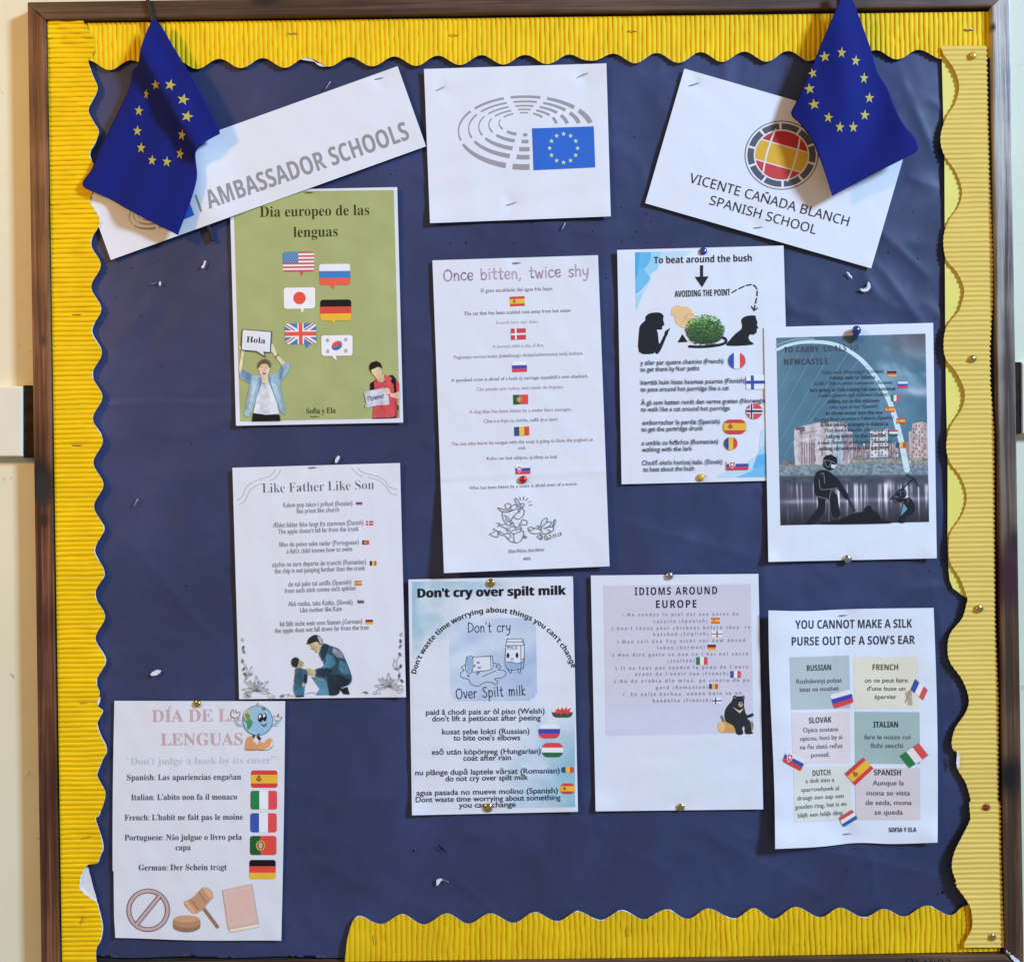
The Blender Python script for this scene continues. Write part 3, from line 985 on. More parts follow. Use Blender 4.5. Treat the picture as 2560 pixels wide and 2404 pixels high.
DENTS = [cB((617, 222)), cB((1690, 233)), cC((1550, 207)), cS((518, 172)), cO((512, 229)), cO((515, 1100)), cP((555, 148)), cP((570, 1040)), cP((545, 1588)), cQ((303, 768)), cQ((1701, 722)), (700, 85), (300, 95), (1900, 72), (185, 640), (187, 1390)]


def corr(name, vertical, t0, t1, lo, hi, per, amp, base, mat, seed, wob=2.5, prof='hump', ns=14, rim=None, tooth=0, bulge=None, extra=None):
    nt_ = int((t1 - t0) / 1.45)
    t = np.linspace(t0, t1, nt_)
    s_ = np.linspace(0, 1, ns)
    T, SS = np.meshgrid(t, s_)
    lo_, hi_ = lo(T), hi(T)
    Cc = lo_ + (hi_ - lo_) * SS
    tilt = PHI * (Cc - (200 if vertical else 100)) * (1 if vertical else -1)
    ph = T + tilt + wob * (fbm(T / 55., Cc / 70., seed, 3) - .45) * 2 * (.35 + 1.3 * vnoise(T / 160., Cc * 0 + seed, seed + 3))
    fr = ph / per - np.floor(ph / per)
    if prof == 'hump': h = np.abs(np.sin(math.pi * fr)) ** .42
    else: h = .5 - .5 * np.cos(2 * math.pi * fr)
    irr = .75 + .5 * vnoise(np.floor(ph / per) * 1.7, Cc / 60., seed + 7)
    d = base + amp * h * irr + 1.2 * (fbm(T / 130, Cc / 130, seed + 1, 3) - .5)
    if bulge is not None: d = d + bulge(T, SS)
    if tooth:
        Cc = Cc + np.where(SS > .99, tooth * (h - .5), 0) - (np.where(SS < .01, tooth * .25 * (h - .5), 0))
    if vertical: Xp, Yp = Cc, T
    else: Xp, Yp = T, Cc
    crush = sstep(.60, .85, fbm(T / 38., Cc / 45., seed + 31, 3))
    d = d - amp * .55 * h * irr * crush
    for (sx_, sy_) in DENTS:
        dd_ = np.hypot((Xp - sx_) / (16 if not vertical else 26), (Yp - sy_) / (26 if not vertical else 10))
        d = d - amp * .6 * np.exp(-dd_ ** 2) * (d > base - 1)
    if extra is not None: d = extra(Xp, Yp, d)
    V = P(Xp.ravel(), Yp.ravel(), d.ravel())
    f = grid_faces(nt_, ns, flip=vertical)
    root = empty(name, V.mean(0))
    mesh('corrugated_sheet', V, f, mat, root, True)
    for side in (rim or ()):
        k = 0 if side == 'lo' else ns - 1
        sg = -1 if side == 'lo' else 1
        j = .6 + 1.5 * sstep(.6, .85, vnoise(t / 24., t * 0, seed + 21)); j = j * (sstep(150, 180, t) if vertical else 1)
        a = (Cc[k], d[k] - .15); b = (Cc[k] + sg * j, d[k] - 2.2); c = (Cc[k] + sg * j * .2, np.full_like(d[k], max(base - 3.2, .9)))
        rows = []
        for cc, dd in (a, b, c):
            xx, yy = (cc, t) if vertical else (t, cc)
            rows.append(P(xx, yy, dd))
        mesh('torn_edge', np.vstack(rows), grid_faces(nt_, 3, flip=(vertical ^ (side == 'lo'))), WHITEP, root, True)
    return root


# left strip
Ledge = [(52, 208), (71, 217), (101, 234), (124, 236), (140, 228), (152, 221), (185, 230), (221, 244), (250, 232), (277, 221), (305, 234), (330, 247), (360, 236), (390, 224)]
for k in range(0, 12):
    yy = 443 + 109.7 * k; xx = 249 + (yy - 443) * .0122
    if 440 <= yy < 1700: Ledge.append((yy, xx))
    if yy + 55 < 1660: Ledge.append((yy + 54.8, xx - 24)); 
Ledge = [p for p in Ledge if p[0] < 1690] + [(1700, 241), (1730, 249), (1752, 244), (1763, 243), (1775, 256), (1790, 251), (1809, 243), (1835, 250), (1873, 267), (1900, 255), (1930, 243), (1945, 246), (1979, 263), (2010, 258), (2038, 246), (2045, 238), (2070, 247), (2115, 257), (2140, 250), (2157, 241),
              (2162, 217), (2186, 204), (2205, 200), (2220, 200), (2239, 219), (2254, 241), (2270, 246), (2288, 251), (2318, 256), (2349, 251), (2371, 241), (2404, 241), (2440, 250)]
hiL = catfn(Ledge, 8)
loL = lambda t: 118.5 + (t - 52) * .0156


def crum(T, SS):
    return 7.0 * sstep(190, 90, T) * (fbm(T / 26., SS * 3.5, 4.) - .25) + 2.2 * sstep(2150, 2230, T) * (fbm(T / 30., SS * 4, 8.) - .5)


b1 = corr('scalloped_border', True, 52, 2440, loL, hiL, 12.2, 4.2, 6.0, YEL, 3.1, wob=2.2, rim=('hi',), bulge=crum)
tag(b1, 'yellow corrugated border strip down the left side, torn near the bottom', 'border strip', 'scalloped corrugated border around the board')
# top strip
hiT = lambda t: 175 - .0132 * (t - 274) - 12 + 12.0 * np.cos(2 * math.pi * (t - 274) / 109.45) + 1.5 * (vnoise(t / 30., t * 0, 6.) - .5) \
    - 7 * np.exp(-((t - 1478) / 22.) ** 2) - 3 * np.exp(-((t - 800) / 18.) ** 2)
loT = lambda t: 58 - .0124 * (t - 225)
b2 = corr('scalloped_border', False, 214, 2479, loT, hiT, 12.15, 4.0, 1.6, YEL, 5.7, wob=1.8, rim=('hi',))
tag(b2, 'bright yellow corrugated border strip along the top of the board', 'border strip', 'scalloped corrugated border around the board')
# bottom strip
Bed = [(862, 2403), (865, 2375), (868, 2349), (875, 2321), (885, 2298), (904, 2290)]
pk = [(954, 2309), (1006, 2284), (1060, 2310), (1117, 2282), (1171, 2308), (1226, 2282), (1284, 2306), (1336, 2279), (1393, 2302), (1445, 2277), (1502, 2300), (1554, 2275), (1610, 2297), (1665, 2272), (1719, 2296), (1771, 2270), (1834, 2296), (1884, 2269), (1934, 2296), (1988, 2266), (2050, 2292), (2100, 2268), (2159, 2293), (2200, 2273), (2222, 2274), (2262, 2290), (2316, 2263), (2375, 2287), (2418, 2263), (2500, 2286)]
Bed += pk
loB = catfn(Bed, 8)
hiB = lambda t: 2403 - (t - 860) * .0138 - np.clip(t - 1900, 0, 1000) * .006
b3 = corr('scalloped_border', False, 862, 2500, loB, hiB, 13.1, 3.8, 1.9, YELB, 8.9, wob=5.5, rim=('lo',), bulge=lambda T, SS: 6 * sstep(930, 865, T))
tag(b3, 'golden yellow wrinkled corrugated border strip along the bottom', 'border strip', 'scalloped corrugated border around the board')
# smooth strip behind the right border
XE = interp([(130, 2354), (399, 2361), (800, 2363), (986, 2365), (1157, 2369), (1350, 2369), (1418, 2371), (1450, 2374), (1470, 2382), (1480, 2396), (1493, 2414), (1500, 2440)])
t = np.linspace(128, 1498, 200); s_ = np.linspace(0, 1, 12)
T, SS = np.meshgrid(t, s_)
Cc = XE(T) + (2462 - XE(T)) * SS
d = 1.7 + 1.2 * fbm(T / 90, Cc / 90, 2.) + 1.5 * (1 - SS)
rt = empty('card_strip', P(2410, 800, 2))
mesh('smooth_sheet', P(Cc.ravel(), T.ravel(), d.ravel()), grid_faces(200, 12, True), PLAIN, rt, True)
tag(rt, 'smooth pale yellow card strip showing behind the right corrugated border', 'border strip')
# right upper strip
RE = [cS(p) for p in ((355, 268), (372, 320), (430, 400), (462, 500), (440, 600), (385, 690), (353, 800), (372, 900), (440, 1000), (478, 1110), (460, 1200), (400, 1290), (370, 1390), (385, 1510), (450, 1590), (491, 1690), (470, 1790))]
RE += [cT(p) for p in ((455, 70), (387, 160), (371, 260), (385, 345), (445, 420), (493, 530), (480, 630), (410, 740), (387, 845), (405, 940), (470, 1030), (506, 1145), (480, 1250), (415, 1350), (400, 1430), (410, 1530), (470, 1630), (509, 1740))]
RE += [cU(p) for p in ((506, 130), (480, 220), (410, 310), (394, 400), (410, 480), (480, 580), (518, 690), (500, 770), (440, 860), (418, 945), (430, 992), (449, 1005), (448, 1088), (500, 1180), (527, 1270))]
RE = [(y, x) for x, y in RE]
loR = catfn(RE, 6)
hiR = interp([(115, 2467), (257, 2470), (429, 2474), (643, 2482), (760, 2482), (870, 2475), (960, 2476), (1071, 2485), (1393, 2487), (1550, 2488), (1750, 2496), (2010, 2496)])
b4 = corr('scalloped_border', True, 115, 2008, loR, hiR, 12.3, 1.7, 7.0, PALE, 12.3, wob=1.3, prof='sine', tooth=3.5,
          bulge=lambda T, SS: 3.0 * (1 - SS) * (.5 + .5 * np.sin(T / 118. + .4)) + 2.0 * SS)
tag(b4, 'pale yellow corrugated border strip down the right side, held by brass tacks', 'border strip', 'scalloped corrugated border around the board')
RE2 = [(y, x) for x, y in [cU(p) for p in ((520, 1298), (524, 1350), (524, 1400), (480, 1490), (432, 1590), (420, 1680), (436, 1770))] + [cR(p) for p in ((1600, 480), (1670, 600), (1690, 690), (1682, 750), (1645, 820), (1642, 848))]]
b5 = corr('scalloped_border', True, 2004, 2367, catfn(RE2, 6), interp([(2004, 2501), (2100, 2502), (2250, 2506), (2367, 2511)]), 12.6, 1.8, 10.5, PALE, 15.1, wob=3.0, prof='sine', tooth=3.5,
          bulge=lambda T, SS: 4.0 * (1 - SS) * sstep(2030, 2150, T))
tag(b5, 'short pale yellow corrugated strip at the bottom right corner, red tack at its top', 'border strip', 'scalloped corrugated border around the board')


# ------------------------------------------------------------------ small fixings
def staple(p0, p1, label, d=4.5, th=1.7, mat=None, legs=True, lift=1.0, group='staples in the board', bend=0.0):
    a, b = np.array(p0, float), np.array(p1, float)
    t = (b - a) / np.linalg.norm(b - a); n = np.array([-t[1], t[0]])
    pts = []
    m = 7
    for k in range(m):
        u = k / (m - 1)
        q = a + (b - a) * u + n * bend * math.sin(math.pi * u)
        dd = d + lift - (lift + 1.2) * (abs(2 * u - 1) ** 8 if legs else 0)
        pts.append((q, dd))
    V, F = [], []
    for q, dd in pts:
        for sx, sd in ((-1, -1), (1, -1), (1, 1), (-1, 1)):
            c = q + n * sx * th / 2; V.append(P(c[0], c[1], dd + sd * th / 2))
    for k in range(m - 1):
        for e in range(4):
            F.append([4 * k + e, 4 * k + (e + 1) % 4, 4 * k + 4 + (e + 1) % 4, 4 * k + 4 + e])
    F += [[3, 2, 1, 0], [4 * m - 4, 4 * m - 3, 4 * m - 2, 4 * m - 1]]
    o = mesh('staple', V, F, mat or STEEL)
    return tag(o, label, 'staple', group)


def scrap(pts, d, label, curl=1.3, thick=.4):
    rs_ = random.Random(len(label))
    mx_ = sum(p[0] for p in pts) / len(pts); my_ = sum(p[1] for p in pts) / len(pts)
    kk_ = .85 if math.dist(pts[0], (mx_, my_)) < 25 else 1
    pts = [(mx_ + (x - mx_) * kk_, my_ + (y - my_) * kk_) for x, y in pts]
    pts = [(x + rs_.uniform(-.7, .7), y + rs_.uniform(-.7, .7)) for x, y in smooth(pts, 3, True)]
    cx = sum(p[0] for p in pts) / len(pts); cy = sum(p[1] for p in pts) / len(pts)
    n = len(pts)
    top = [P(x, y, d + curl * (abs((x - cx) + (y - cy)) / 14)) for x, y in pts] + [P(cx, cy, d)]
    bot = [P(x, y, d + curl * (abs((x - cx) + (y - cy)) / 14) - thick) for x, y in pts] + [P(cx, cy, d - thick)]
    F = [[n, (i + 1) % n, i] for i in range(n)] + [[2 * n + 1, n + 1 + i, n + 1 + (i + 1) % n] for i in range(n)] + [[i, (i + 1) % n, n + 1 + (i + 1) % n, n + 1 + i] for i in range(n)]
    o = mesh('paper_scrap', top + bot, F, WHITEP)
    return tag(o, label, 'paper scrap', 'torn paper scraps left on the board')


def lathe(name, px, py, d, prof, mat, label, cat, group, tilt=(0, 0), n=20):
    """prof: (radius, height) pairs in board units"""
    V, F = [], []
    for r, h in prof:
        for k in range(n):
            a = 2 * math.pi * k / n
            V.append(P(px + r * math.cos(a) + tilt[0] * h, py + r * math.sin(a) + tilt[1] * h, d + h))
    for j in range(len(prof) - 1):
        for k in range(n):
            F.append([j * n + k, j * n + (k + 1) % n, (j + 1) * n + (k + 1) % n, (j + 1) * n + k][::-1])
    F.append([(len(prof) - 1) * n + k for k in range(n)][::-1])
    o = mesh(name, V, F, mat, None, True)
    return tag(o, label, cat, group)


DOME = lambda r, h=4.5: [(r * .98, -1), (r, .4), (r * .97, h * .30), (r * .86, h * .58), (r * .66, h * .82), (r * .4, h * .95), (r * .12, h)]


# ================================================================== PAPERS
GP = 'idiom posters pinned to the board'
# --- green poster
qG = [(574, 477), (993, 468), (1008, 1056), (590, 1064)]
g = Sheet('poster', 'green poster "Dia europeo de las lenguas" with six speech bubble flags', 'poster', qG, 2.8, .7, 1.3, white=(208, 212, 232), group=GP, pins=[cB((730, 1278)), cE((663, 1749))])
q = [(68, 115), (1238, 103), (1283, 1765), (117, 1790)]
g.raster('green_background', q, lambda u, v, x, y: np.array([158, 166, 116]) + np.outer(6 * (fbm(x / 60, y / 60, 3) - .5) * 2, [1, 1, 1]), 4.5, cE)
dg = (46, 56, 20)
g.text('Dia europeo de las', (262, 300), (1060, 284), 76, dg, cE, style='serif', name='heading', bold=-.004)
g.text('lenguas', (507, 447), (830, 440), 76, dg, cE, style='serif', name='heading', bold=-.004)
g.text('Sofia y Ela', (602, 1733), (815, 1728), 40, dg, cE, style='serif')
for c, bq, tail, tc in (
    ('usa', [(427, 553), (657, 550), (657, 697), (430, 700)], [(550, 698), (578, 696), (574, 718), (555, 735), (562, 714)], (190, 80, 90)),
    ('russia2', [(693, 643), (920, 640), (922, 795), (698, 797)], [(775, 794), (803, 793), (803, 828), (780, 812)], (220, 90, 70)),
    ('japan', [(435, 815), (665, 812), (665, 965), (437, 970)], [(555, 966), (585, 964), (578, 988), (556, 999), (566, 984)], (222, 224, 238)),
    ('germany', [(702, 903), (928, 900), (928, 1053), (702, 1055)], [(785, 1052), (812, 1051), (797, 1085)], (225, 175, 50)),
    ('uk', [(443, 1076), (672, 1073), (674, 1225), (447, 1228)], [(592, 1224), (628, 1222), (602, 1257)], (70, 120, 180)),
    ('korea', [(708, 1163), (938, 1160), (938, 1310), (712, 1313)], [(788, 1310), (816, 1309), (823, 1345), (800, 1330)], (222, 224, 238))):
    pflag(g, c, bq, cE, 'bubble', tail, tc)
SK = (212, 196, 172)
JK, JD, JL = (140, 170, 198), (105, 138, 175), (168, 192, 212)
g.shape('printed_man', [
    ([(325, 130), (400, 140), (440, 230), (410, 400), (380, 640), (330, 715), (318, 600), (350, 380), (370, 250), (325, 200)], (205, 198, 168)),
    ([(970, 100), (1040, 90), (1080, 180), (1130, 300), (1310, 480), (1290, 540), (1240, 550), (1100, 370), (1020, 250), (960, 240)], (208, 200, 175)),
    ([(330, 710), (390, 610), (520, 690), (600, 740), (790, 760), (870, 800), (950, 760), (1150, 700), (1230, 540), (1300, 480), (1358, 470), (1400, 520), (1380, 640), (1300, 760), (1190, 900), (1200, 1050), (1270, 1350), (1310, 1600), (1200, 1520), (1100, 1300), (1000, 1000), (940, 900), (800, 930), (700, 1200), (620, 1450), (540, 1640), (430, 1600), (480, 1300), (550, 930), (340, 800)], JK),
    ([(390, 610), (520, 690), (590, 760), (560, 930), (440, 830), (350, 760)], JD), ([(1230, 540), (1280, 640), (1200, 880), (1160, 760)], JD), ([(620, 840), (700, 900), (640, 1200), (560, 1500), (500, 1560), (560, 1200)], JL),
    ([(1000, 900), (1120, 950), (1180, 1200), (1230, 1480), (1140, 1300), (1050, 1080)], JL), ([(720, 790), (800, 800), (800, 930), (700, 1200), (740, 950)], JD), ([(940, 770), (1010, 780), (990, 880), (1110, 1280), (1180, 1500), (1050, 1200), (940, 900)], JD),
    ([(440, 1480), (540, 1500), (540, 1640), (430, 1600)], (160, 190, 205)),
    ([(800, 780), (940, 770), (935, 880), (870, 950), (805, 905)], SK),
    ([(800, 925), (870, 955), (940, 880), (1010, 1050), (1110, 1300), (1180, 1565), (870, 1585), (620, 1545), (700, 1200)], (202, 208, 226)),
    ([(620, 1545), (870, 1582), (1175, 1582), (1200, 1715), (590, 1725)], (14, 14, 18)),
    (ell(855, 640, 108, 148), (216, 192, 178)), (ell(740, 600, 14, 30), SK), (ell(972, 600, 14, 30), SK),
    ([(705, 585), (725, 480), (800, 415), (880, 398), (965, 440), (1000, 530), (975, 620), (955, 560), (930, 525), (870, 500), (800, 505), (755, 560), (740, 590)], (108, 84, 66)),
    (ell(805, 577, 16, 8), (90, 80, 80)), (ell(902, 577, 16, 8), (90, 80, 80)), (ell(855, 630, 10, 26), (198, 160, 145)), (ell(857, 698, 44, 34), (170, 95, 98)), (ell(857, 686, 34, 10), (235, 228, 225)), (ell(857, 712, 24, 14), (120, 55, 62)),
    (bar((1092, 372), (1155, 305), 14), (110, 85, 62))], cX2, maxlen=3.5, grain=.22, gs=6.)
g.shape('speech_board', [([(132, 1116), (350, 1132), (342, 1290), (290, 1288), (306, 1326), (236, 1283), (120, 1274)], (62, 68, 80)), ([(137, 1122), (342, 1138), (334, 1284), (286, 1280), (292, 1310), (240, 1276), (130, 1266)], (212, 216, 235))], cE)
g.text('Hola', (163, 1211), (300, 1221), 42, (25, 25, 35), cE, style='serif')
g.shape('printed_student', [
    ([(350, 760), (460, 700), (480, 900), (350, 930)], (10, 10, 12)),
    ([(440, 700), (500, 650), (560, 720), (640, 760), (700, 700), (690, 550), (800, 590), (980, 660), (1060, 760), (1068, 960), (1010, 985), (1000, 1180), (1030, 1560), (850, 1605), (412, 1612), (440, 1330), (480, 1100), (450, 850)], (196, 74, 84)),
    ([(800, 572), (900, 562), (975, 650), (1000, 1020), (935, 1020), (925, 800), (850, 715), (885, 640)], (12, 12, 14)), ([(1010, 1290), (1045, 1320), (1040, 1440), (1015, 1450)], (14, 14, 16)),
    ([(1000, 1180), (1030, 1560), (960, 1575), (950, 1200)], (178, 64, 76)), ([(640, 800), (700, 860), (640, 1000), (500, 900)], (204, 84, 92)),
    ([(500, 640), (680, 540), (705, 700), (645, 752), (545, 722)], (208, 176, 150)),
    ([(368, 450), (430, 400), (600, 370), (640, 470), (612, 610), (545, 655), (480, 615), (405, 530)], (212, 190, 160)),
    ([(390, 515), (335, 430), (322, 340), (380, 250), (500, 215), (600, 265), (645, 380), (615, 405), (570, 350), (520, 345), (500, 385), (370, 435)], (14, 12, 12)),
    (ell(440, 485, 22, 7, rot=-20), (110, 95, 85)), (ell(560, 425, 22, 8, rot=-25), (110, 95, 85)), (ell(525, 580, 34, 9, rot=-20), (178, 125, 115)), (ell(505, 520, 10, 18), (190, 160, 135)),
    ([(500, 655), (530, 745), (440, 720)], (165, 55, 66)), ([(640, 760), (710, 690), (730, 730)], (160, 52, 64)),
    ([(830, 1000), (900, 1022), (1066, 962), (1075, 1172), (980, 1132), (845, 1092)], (214, 178, 158)),
    ([(190, 980), (690, 880), (760, 1050), (792, 1062), (820, 1270), (790, 1292), (510, 1302), (278, 1370)], (192, 194, 216)),
    ([(698, 890), (760, 868), (825, 900), (845, 1010), (790, 1040), (740, 1010), (710, 960)], (216, 182, 165)), ([(215, 1270), (290, 1255), (300, 1300), (240, 1390)], (200, 180, 160)),
    ([(412, 1612), (850, 1602), (992, 1568), (1008, 1612), (412, 1632)], (44, 46, 72))], cX3, maxlen=3.5, grain=.22, gs=6.)
g.text('Привeт', (300, 1192), (706, 1118), 100, (88, 90, 118), cX3, bold=.012)
staple(cB((705, 1279)), cB((755, 1277)), 'dark staple at the top edge of the green poster', th=2.0)
staple(cE((633, 1749)), cE((693, 1748)), 'pale staple under the names on the green poster', mat=STEEL, th=1.8)

# --- banner "ambassador schools"
qB = [(204, 449), (994, 166), (1065, 366), (277, 650)]
def bnlift(x, y):
    xp = 365 + (y + 26) * .265
    return 13 * np.exp(-((x - xp) / 75) ** 2) * sstep(680, 420, y)


bn = Sheet('banner_sheet', 'slanted white sheet reading AMBASSADOR SCHOOLS, partly under the left flag', 'paper sign', qB, 5.2, .8, 2.1, white=(212, 217, 236), wl=260, special=bnlift, pins=[cB((1194, 523))], curl=.5)
gy = (140, 141, 152)
bn.text('AMBASSADOR SCHOOLS', (62, 1393), (1402, 926), 122, gy, cB, style='sansb', name='heading', res=5)
bn.shape('divider_bar', [([(1297, 1300), (1310, 1297), (1349, 1410), (1337, 1416)], (128, 135, 120))], cA)


def parliament(sh, crop):
    rings = [(390, 645, 1115, 38, 16, 8, 32), (458, 677, 1049, 31, 12, 7, 26), (525, 705, 996, 29, 11, 6, 22), (592, 730, 945, 24, 10, 6, 18), (660, 752, 900, 21, 9, 6, 16)]
    gaps = [[(712, 648), (960, 652), (1175, 728), (475, 730), (416, 950), (730, 1105)], [(732, 680), (935, 683), (1116, 745), (518, 752), (494, 930), (755, 1045)],
            [(745, 708), (912, 708), (1057, 762), (570, 766), (560, 912), (772, 995)], [(762, 731), (890, 733), (1003, 778), (616, 782), (630, 892), (787, 945)], [(774, 752), (872, 753), (950, 792), (682, 790), (692, 872), (798, 900)]]
    ends = [(1270, 820), (1193, 822), (1115, 825), (1042, 825), (973, 828)]
    items = []
    G2 = (146, 147, 158)
    for (lx, ty, by, tb, tt, tlf, trt), gp, en in zip(rings, gaps, ends):
        cy = (ty + by) / 2 - 5; ry1 = cy - ty; ry2 = by - cy
        # right half radius from end point
        cx = 835
        rl = cx - lx
        yy = (cy - en[1]) / ry1
        rr_ = (en[0] - cx) / math.sqrt(max(.05, 1 - yy * yy))
        ang = lambda p: math.degrees(math.atan2((p[1] - cy) / (ry1 if p[1] < cy else ry2), (p[0] - cx) / (rr_ if p[0] > cx else rl))) % 360
        a_end = ang(en)           # right end, going ccw on screen: angles decreasing from 360 to ~90
        a_bot = ang((864, by))
        marks = sorted([ang(p) for p in gp])
        lo_, hi_ = (90 - math.degrees(math.asin(min(1, 29 / rl)))) if False else 84, a_end
        segs = []; cur = 84
        gh = 1150 / rl * 2.1
        for m in marks:
            gg = gh * .55 / (1 + .0 * m)
            segs.append((cur, m - gg)); cur = m + gg
        segs.append((cur, hi_))
        for a, b in segs:
            if b - a < 1: continue
            n = max(3, int((b - a) / 6))
            out, inn = [], []
            for k in range(n + 1):
                t_ = math.radians(a + (b - a) * k / n)
                rx = rr_ if math.cos(t_) > 0 else rl; ry = ry1 if math.sin(t_) < 0 else ry2
                c_, s_2 = math.cos(t_), math.sin(t_)
                th = (tb * max(0, s_2) ** 1.3 + tt * max(0, -s_2) + (tlf if c_ < 0 else trt) * abs(c_) ** 2)
                th = max(th, 7) / 2
                L = math.hypot(c_ / rx, s_2 / ry); nx_, ny_ = c_ / rx / L, s_2 / ry / L
                p = (cx + rx * c_, cy + ry * s_2)
                p = (min(p[0], 864) if s_2 > .85 else p[0], p[1])
                out.append((p[0] + nx_ * th, p[1] + ny_ * th)); inn.append((p[0] - nx_ * th, p[1] - ny_ * th))
            items.append((out + inn[::-1], G2))
    sh.shape('hemicycle_emblem', items, crop)
    fl = [([(880, 857), (1292, 843), (1302, 1117), (890, 1136)], (42, 98, 200))]
    for k in range(12):
        a = math.radians(30 * k); fl.append((star(1091 + 93 * math.sin(a), 989 - 95 * math.cos(a), 17, rot=-2), (190, 215, 150)))
    sh.shape('printed_flag', fl, crop)


class Aff:
    k = .37493 * .46
    def __call__(s, p):
        x, y = (p[0] - 1302) * .46, (p[1] - 1117) * .46
        c_, s2 = math.cos(math.radians(19.3)), math.sin(math.radians(19.3))
        return cA((1297 + x * c_ + y * s2, 1435 - x * s2 + y * c_))


parliament(bn, Aff())
staple(cB((1162, 531)), cB((1226, 515)), 'staple near the top right corner of the AMBASSADOR SCHOOLS sheet', d=5.8)
staple(cB((835, 598)), cB((870, 543)), 'bent loose staple on the blue paper above the AMBASSADOR SCHOOLS sheet', d=1.2, th=1.8, lift=2)

# --- parliament sheet
pq = [(1060, 173), (1516, 159), (1527, 541), (1075, 558)]
pa = Sheet('emblem_sheet', 'white sheet with grey hemicycle emblem and small blue star flag, top middle', 'paper sign', pq, 3.5, 1.3, 3.3, white=(212, 217, 236),
           special=lambda x, y: 1.5 * sstep(1200, 1080, x) * sstep(300, 180, y) + 2.0 * sstep(480, 560, y), wl=150, pins=[cC((270, 590)), cC((1218, 500)), cC((744, 1356))])
parliament(pa, cC)
staple(cC((238, 607)), cC((302, 573)), 'staple at the upper left of the hemicycle emblem sheet', d=5.5)
staple(cC((1182, 519)), cC((1255, 485)), 'bent staple at the upper right of the hemicycle emblem sheet', d=5, bend=-1.5, th=2)
staple(cC((710, 1369)), cC((778, 1344)), 'staple at the bottom middle of the hemicycle emblem sheet', d=5)
staple(cC((1078, 1535)), cC((1103, 1484)), 'loose staple standing out just below the hemicycle emblem sheet', d=1.5, th=2.2, lift=3)

# --- Spanish school sheet
sq = [(1711, 172), (2276, 335), (2178, 671), (1613, 508)]
sp = Sheet('school_sheet', 'slanted white sheet reading VICENTE CAÑADA BLANCH SPANISH SCHOOL under the right flag', 'paper sign', sq, 4.2, .7, 4.4, white=(212, 220, 242), wl=260, pins=[cD((350, 418)), cD((666, 1130))])
it = []
c0 = (783, 772); rt16 = 16
navy = (82, 86, 104)
ringo = ell(*c0, 184, 172, 60); ringi = ell(*c0, 179, 167, 60)
it.append((ell(*c0, 184, 172, 48), (95, 98, 114))); it.append((ell(*c0, 179, 167, 48), (214, 220, 240)))
for k in range(10):
    a0 = rt16 + 36 * k + 2.2; a1 = rt16 + 36 * (k + 1) - 2.2
    n = 6
    it.append((ell(*c0, 170, 158, n, a0, a1) + ell(*c0, 138, 128, n, a1, a0), navy))
u = lambda a, b: (c0[0] + a * math.cos(math.radians(rt16)) - b * math.sin(math.radians(rt16)), c0[1] + a * math.sin(math.radians(rt16)) + b * math.cos(math.radians(rt16)))
disc = ell(*c0, 131, 121, 40)
for (y0, y1, c) in ((-140, -52, (180, 48, 52)), (-46, 52, (208, 168, 52)), (58, 140, (188, 62, 66))):
    it.append((clip_convex([u(-160, y0), u(160, y0), u(160, y1), u(-160, y1)], disc), c))
for x0 in (-62, 62):
    line = [u(x0 + (10 if x0 > 0 else -10) * (1 - (b / 125) ** 2), b) for b in (-118, -60, 0, 60, 118)]
    it += [(q2, (214, 218, 232)) for q2 in stroke_polys(line, 8) if len(q2) == 4]
sp.shape('school_crest', it, cD)
sp.text('VICENTE CAÑADA BLANCH', (322, 905), (1112, 1124), 47, (40, 42, 55), cD, name='heading', style='sans', res=4)
sp.text('SPANISH SCHOOL', (423, 1015), (950, 1164), 46, (40, 42, 55), cD, name='heading', style='sans', res=4)
staple(cD((322, 427)), cD((378, 409)), 'staple in the upper left corner of the SPANISH SCHOOL sheet', d=4.5)
staple(cD((640, 1133)), cD((692, 1126)), 'staple below the words SPANISH SCHOOL', d=4.5)

# --- once bitten, twice shy
bq = [(1081, 651), (1495, 638), (1524, 1415), (1110, 1432)]


def bitfold(x, y):
    fy = 1197 - (x - 1100) * .045
    below = np.clip(y - fy, 0, None)
    lift_l = 8 + 16 * sstep(1500, 1100, x)
    return 3.2 * np.exp(-np.abs(y - fy) / 26) + lift_l * (1 - np.exp(-below / 150.)) * sstep(0, 30, below) + 1.0 * np.exp(-np.abs(x - 1305) / 20) * sstep(0, 60, below)


